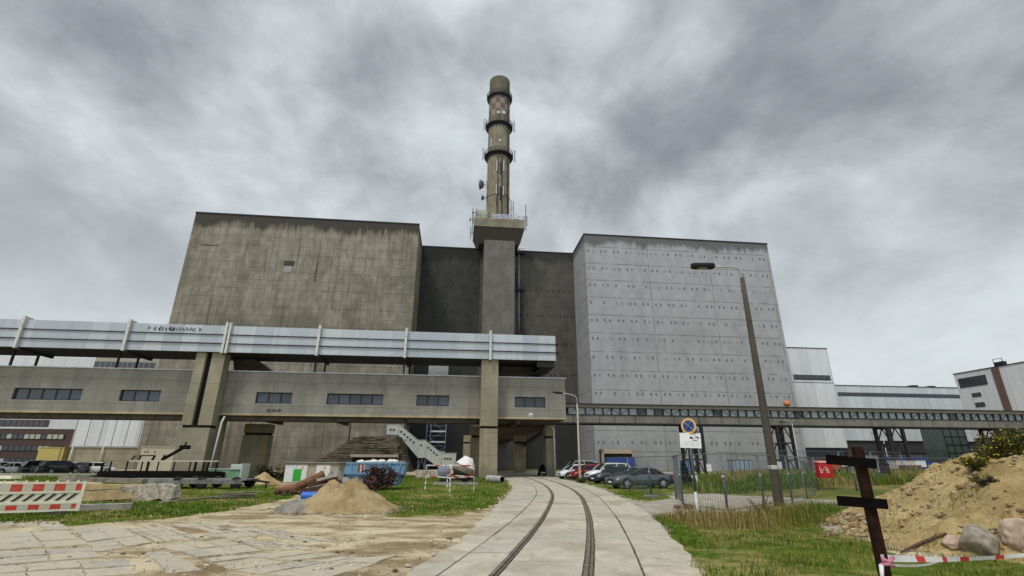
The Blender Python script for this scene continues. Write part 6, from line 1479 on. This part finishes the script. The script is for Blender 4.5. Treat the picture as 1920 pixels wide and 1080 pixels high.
# ------------------------------------------------------------------ vegetation
M_blade, nt, b = mat('grass_blade', .7, 0, .2); at = nt.n('ShaderNodeAttribute', attribute_name='tint'); nt.l(at.outputs['Color'], b.inputs['Base Color'])
b.inputs['Subsurface Weight'].default_value = 0
PAL = {'green': [(.055,.13,.004), (.085,.165,.008), (.042,.09,.004), (.125,.18,.014)], 'dry': [(.34,.25,.09), (.28,.20,.075), (.22,.16,.05), (.38,.30,.13)], 'mid': [(.165,.165,.025), (.22,.19,.04), (.12,.14,.018)], 'dark': [(.03,.05,.012), (.04,.045,.015)], 'rust': [(.15,.075,.045), (.12,.07,.04)]}
def blades(name, lab, items):
    """items: (x, y, z, height, width, palette)"""
    V = []; F = []; T = []
    for (x, y, z, h, w, pal) in items:
        a = random.uniform(0, 2*pi); l = h*random.uniform(.05, .5); c = random.choice(PAL[pal]); k = random.uniform(.75, 1.25); c = (c[0]*k, c[1]*k, c[2]*k, 1)
        dx, dy = cos(a), sin(a); px_, py_ = -dy*w/2, dx*w/2; n = len(V)
        a2 = random.uniform(0, 2*pi) if w > .05 else a
        V += [(x-px_, y-py_, z-.02), (x+px_, y+py_, z-.02), (x+dx*l*.35+px_*.7, y+dy*l*.35+py_*.7, z+h*.55), (x+dx*l*.35-px_*.7, y+dy*l*.35-py_*.7, z+h*.55), (x+dx*l, y+dy*l, z+h)]
        F += [(n, n+1, n+2, n+3), (n+3, n+2, n+4)]; T += [c]*5
    me = bpy.data.meshes.new(name); me.from_pydata(V, [], F); me.materials.append(M_blade)
    ca = me.attributes.new('tint', 'FLOAT_COLOR', 'POINT'); ca.data.foreach_set('color', [q for c in T for q in c])
    o = bpy.data.objects.new(name, me); COL.objects.link(o); tag(o, lab, 'grass'); o['kind'] = 'stuff'; return o
random.seed(31)
N2 = lambda x, y, s, k=0: MN.noise(Vector((x*s, y*s, k)))
it = []
tallP = GP([(1225,968),(1300,990),(1420,1000),(1560,985),(1570,955),(1600,943),(1480,958),(1380,972),(1280,966)])
for k in range(52000):                              # rough lawn right of the road
    y = random.uniform(3.6, 21); x = random.uniform(2.2, 13)
    d = sdist(x, y, GRASS_R)
    if d < -.1+.12*N2(x, y, 3) or x < E_r(y)+.02: continue
    if in_poly(x, y, MOUND) and sdist(x, y, MOUND) > .35: continue
    p = N2(x*.7, y*1.3, .6, 2)+.6*N2(x*.8, y*1.3, 1.7, 6)
    if p > .10 and random.random() < .88: continue
    pal = random.choice(('green','mid','dark')) if p < -.22 else (random.choice(('mid','mid','green','dry')) if p < .0 else random.choice(('mid','dry','dry','dark')))
    if x < E_r(y)+.7: pal = 'green'
    it.append((x, y, 0, random.uniform(.03, .10), random.uniform(.008, .018), pal))
for k in range(16000):                              # tall dry grass along the fence
    x = random.uniform(4.5, 14); y = random.uniform(13, 23); d = sdist(x, y, tallP)
    if d < -.15: continue
    e = min(1, max(.25, (d+.15)/.8)); f = (x-5)/6+.5*N2(x, y, .9, 4)
    pal = 'dry' if f < .35 else ('mid' if f < .8 else 'green')
    if random.random() < .25: pal = 'mid'
    if random.random() < .12: pal = 'rust'
    it.append((x, y, 0, e*random.uniform(.25, .62), random.uniform(.012, .022), pal))
blades('lawn_grass', 'rough green grass with dry yellow tufts right of the slab road', it)
it = []
for k in range(60000):                              # verges left of the road and round the heaps
    py = random.uniform(886, 985); px = random.uniform(-40, 1240); x, y = G(px, py)
    if y > 62: continue
    d = max(sdist(x, y, P) for P in GREEN[:2]+[STRIP])
    if d < -.15+.4*N2(x, y, .8): continue
    if E_l(y)-.05 < x < E_r(y)+.1: continue
    p = N2(x, y, .35, 9)+.5*N2(x, y, 1.1, 3)
    if p > .20 and random.random() < .8: continue
    pal = 'green' if p < .08 else ('mid' if random.random() < .6 else 'dry')
    it.append((x, y, 0, random.uniform(.035, .10), .014+.0011*y, pal))
for k in range(9000):
    y = random.uniform(44, 60); x = random.uniform(-60, -2)
    it.append((x, y, 0, random.uniform(.08, .25), .06, 'green' if random.random() < .8 else 'mid'))
blades('verge_grass', 'green grass verges left of the slab road and before the parked cars', it)
it = []
for k in range(46000):                              # meadow behind the fence
    y = 30+40*random.random()**1.2; x = random.uniform(11, 1.05*y+10)
    d = sdist(x, y, FIELD)
    if d < .1: continue
    p = N2(x, y, .16, 1)+.6*N2(x, y, .5, 5)
    pal = 'dry' if p > .05 else ('mid' if p > -.12 else 'green')
    if random.random() < .2: pal = 'green'
    if d < 3 and random.random() < .7: pal = 'green'
    it.append((x, y, field_z(x, y), random.uniform(.25, .7)*min(1, .5+d/5), .014+.0011*y, pal))
blades('meadow_grass', 'tall yellow and green meadow grass behind the mesh fence', it)
it = []
for k in range(2600):                               # weeds creeping onto the mound and its foot
    x, y, z = hit(random.uniform(1560, 1925), random.uniform(880, 1060)); p = N2(x, y, .9, 12)+.5*N2(x, y, 2.6, 4)
    if p < .16: continue
    it.append((x+random.uniform(-.1,.1), y, z-.01, random.uniform(.04, .14), .014, 'green' if p > .35 else random.choice(('mid', 'dry', 'green'))))
for k in range(900):                                # scattered tufts on the sandy yard
    x, y = G(random.uniform(-20, 860), random.uniform(958, 1075)); p = N2(x, y, .8, 21)
    if p < .30 or E_l(y)-.1 < x: continue
    it.append((x, y, 0, random.uniform(.03, .09), .014, random.choice(('mid', 'green', 'dry'))))
blades('sparse_weeds', 'sparse weeds on the earth mound and the sandy yard', it)
it = []
for k in range(1500):                               # moss and weeds in the joints and flangeways
    y = random.uniform(5, 40); o_ = random.choice((.86, .86, -.60, -1.57, -1.57, 1.65, 1.65)); x = C_mid(y)+o_+random.uniform(-.03, .03)
    if N2(x, y, .35, 8) < .0: continue
    it.append((x, y, .0, random.uniform(.03, .07), .018, 'green' if random.random() < .7 else 'mid'))
blades('joint_weeds', 'low weeds growing in the joints of the slab road', it)

M_leaf, nt, b = mat('leaf', .65, 0, .25); at = nt.n('ShaderNodeAttribute', attribute_name='tint'); nt.l(at.outputs['Color'], b.inputs['Base Color'])
M_stem = plain('stem', (.12,.10,.05), .9); M_flow = plain('flower_yellow', (.62,.48,.03), .6)
def leafcloud(name, root, pts, size, pal, mt=None):
    V = []; F = []; T = []
    for p in pts:
        a = Vector((random.gauss(0,1), random.gauss(0,1), random.gauss(0,.6))).normalized(); c = a.cross(Vector((.3,.2,1))).normalized(); s = size*random.uniform(.6, 1.4); col = random.choice(PAL[pal] if isinstance(pal, str) else pal); k = random.uniform(.7, 1.3); n = len(V); q = Vector(p)
        V += [tuple(q-a*s), tuple(q+c*s*.45), tuple(q+a*s), tuple(q-c*s*.45)]; F.append((n, n+1, n+2, n+3)); T += [(col[0]*k, col[1]*k, col[2]*k, 1)]*4
    me = bpy.data.meshes.new(name); me.from_pydata(V, [], F); me.materials.append(mt or M_leaf)
    ca = me.attributes.new('tint', 'FLOAT_COLOR', 'POINT'); ca.data.foreach_set('color', [q for c in T for q in c])
    o = bpy.data.objects.new(name, me); COL.objects.link(o); o.parent = root; return o
def shrub(name, lab, cat, x, y, rx, ry, h, n, size, pal, z=0, cone=False, stems=8, group=None, seed=1, flowers=0):
    t = thing(name, lab, cat, (x, y, z), 0, group); random.seed(seed); m = MB(); pts = []; fl = []
    tips = []
    for k in range(stems):
        a = random.uniform(0, 2*pi); r = random.uniform(.2, 1)**.7; e = (rx*r*cos(a), ry*r*sin(a), h*random.uniform(.6, 1)*(1-.35*r))
        m.tube([(e[0]*.12, e[1]*.12, -.1), (e[0]*.5, e[1]*.5, e[2]*.55), e], [.02*h+.004, .012*h+.003, .004], 4); tips.append(e)
    obj('stems', m, M_stem, t)
    for k in range(n):
        if cone:
            f = random.random()**1.3; a = random.uniform(0, 2*pi); r = (1-f)*(.45+.55*random.random())+.06; pts.append((rx*r*cos(a)*1.05, ry*r*sin(a)*1.05, .05+h*f))
        else:
            e = random.choice(tips); s = random.uniform(.25, 1.05); sp_ = .20*max(rx, h)*.8
            pts.append((e[0]*s+random.gauss(0, sp_*.5), e[1]*s+random.gauss(0, sp_*.5), max(.02, e[2]*s+random.gauss(0, sp_*.5))))
    leafcloud('foliage', t, pts, size, pal)
    if flowers:
        m = MB()
        for k in range(flowers):
            e = random.choice(tips); m.ico((e[0]+random.gauss(0,.08), e[1]+random.gauss(0,.08), e[2]*random.uniform(.75,1.05)), .022, 0, (1,1,.7), .1, k, 1)
        obj('flowers', m, M_flow, t)['kind'] = 'stuff'
    return t
DK = [(.012,.022,.013), (.02,.034,.018), (.028,.04,.02)]
x, y = G(1286, 916); shrub('conifer_bush', 'dark green conifer bush behind the mesh fence, right of the grey saloon', 'bush', x, y, .75, .7, 1.75, 2600, .075, DK, cone=True, stems=5, seed=3)
x, y = G(1427, 972); shrub('dry_shrub', 'dry reddish-brown twiggy shrub left of the tall concrete lamp pole', 'shrub', x, y, .55, .4, .85, 700, .025, [(.17,.095,.06), (.21,.13,.08), (.12,.07,.05)], stems=46, seed=5)
for i, (lab, px, Y, rx, h, n, fl) in enumerate((('bushy yellow-green weed at the right edge on top of the earth mound', 1900, 13.6, .62, .95, 2300, 40), ('low yellow-flowered weed on the mound, left of the taller weeds', 1822, 13.4, .40, .42, 900, 45), ('wide weed in the middle of the mound crest', 1862, 13.8, .55, .72, 1700, 40))):
    d = ray(px, 860); X_ = d[0]*Y/d[1]; shrub('weed_clump', lab, 'weed', X_, Y, rx, .4, h, n, .038, [(.10,.13,.02), (.16,.17,.03), (.07,.10,.018), (.25,.21,.06)], z=(mound_h(X_, Y) or 0), stems=40, group='weeds on the mound', seed=20+i, flowers=fl)
x, y = G(1770, 925); shrub('bramble_bush', 'dark low bramble behind the left flank of the earth mound', 'bush', 21.0, 24.5, 1.9, 1.2, 1.5, 2600, .07, [(.05,.06,.022), (.08,.075,.03), (.035,.045,.015)], stems=20, seed=9)
x, y = G(507, 905); shrub('dark_bush', 'dark green bush behind the small sand heap, left of the kiosk', 'bush', -21.3, 47.5, 2.4, 1.3, 1.7, 2600, .11, [(.014,.024,.010), (.025,.035,.014), (.05,.03,.02)], stems=14, seed=11)
x, y = G(1088, 905); shrub('brown_weed', 'brownish weed tuft round the foot of the slim lamp post', 'weed', x-.1, y-.8, 1.1, .5, .55, 1100, .05, [(.10,.085,.03), (.13,.08,.05), (.07,.085,.02)], stems=20, seed=13)
x, y = G(1850, 985); mz = mound_h(x, y) or 0
q = (9.9, 12.0); shrub('weed_clump', 'dark green weed tuft growing on the slope above the grey boulder', 'weed', q[0]+1.0, q[1]+.1, .3, .25, .28, 500, .03, 'dark', z=(mound_h(q[0]+1.0, q[1]+.1) or 0), stems=14, group='weeds on the mound', seed=17)
shrub('far_bush', 'dull green scrub beyond the fence left of the glass stairwell', 'bush', 52, 56, 3.5, 2, 2.2, 2400, .13, [(.07,.08,.03), (.10,.09,.035), (.05,.06,.02)], stems=18, seed=19)
shrub('far_bush', 'dull brown scrub beyond the fence before the right hall', 'bush', 62, 60, 3.5, 2, 2.8, 2400, .14, [(.07,.065,.035), (.10,.08,.04), (.05,.05,.025)], stems=18, seed=23)

random.seed(77); m = MB()                              # loose stones and crumbs on the sandy yard, beyond counting
for k in range(520):
    px, py = random.uniform(-20, 900), 950+130*random.random()**.8; x, y = G(px, py)
    if E_l(y)-.05 < x: continue
    r = random.choice((.012, .018, .018, .028, .045)); m.ico((x, y, r*.3), r, random.choice((0, 1, 1)), (1.3, 1, .6), .4, k, 1)
tag(setting(obj('loose_stones', m, [plain('stone_dark', (.15,.11,.07), .95, var=.3), plain('stone_pale', (.46,.41,.32), .95, var=.3)]), 'stuff'), 'loose stones and crumbs strewn over the sandy yard', 'stones')
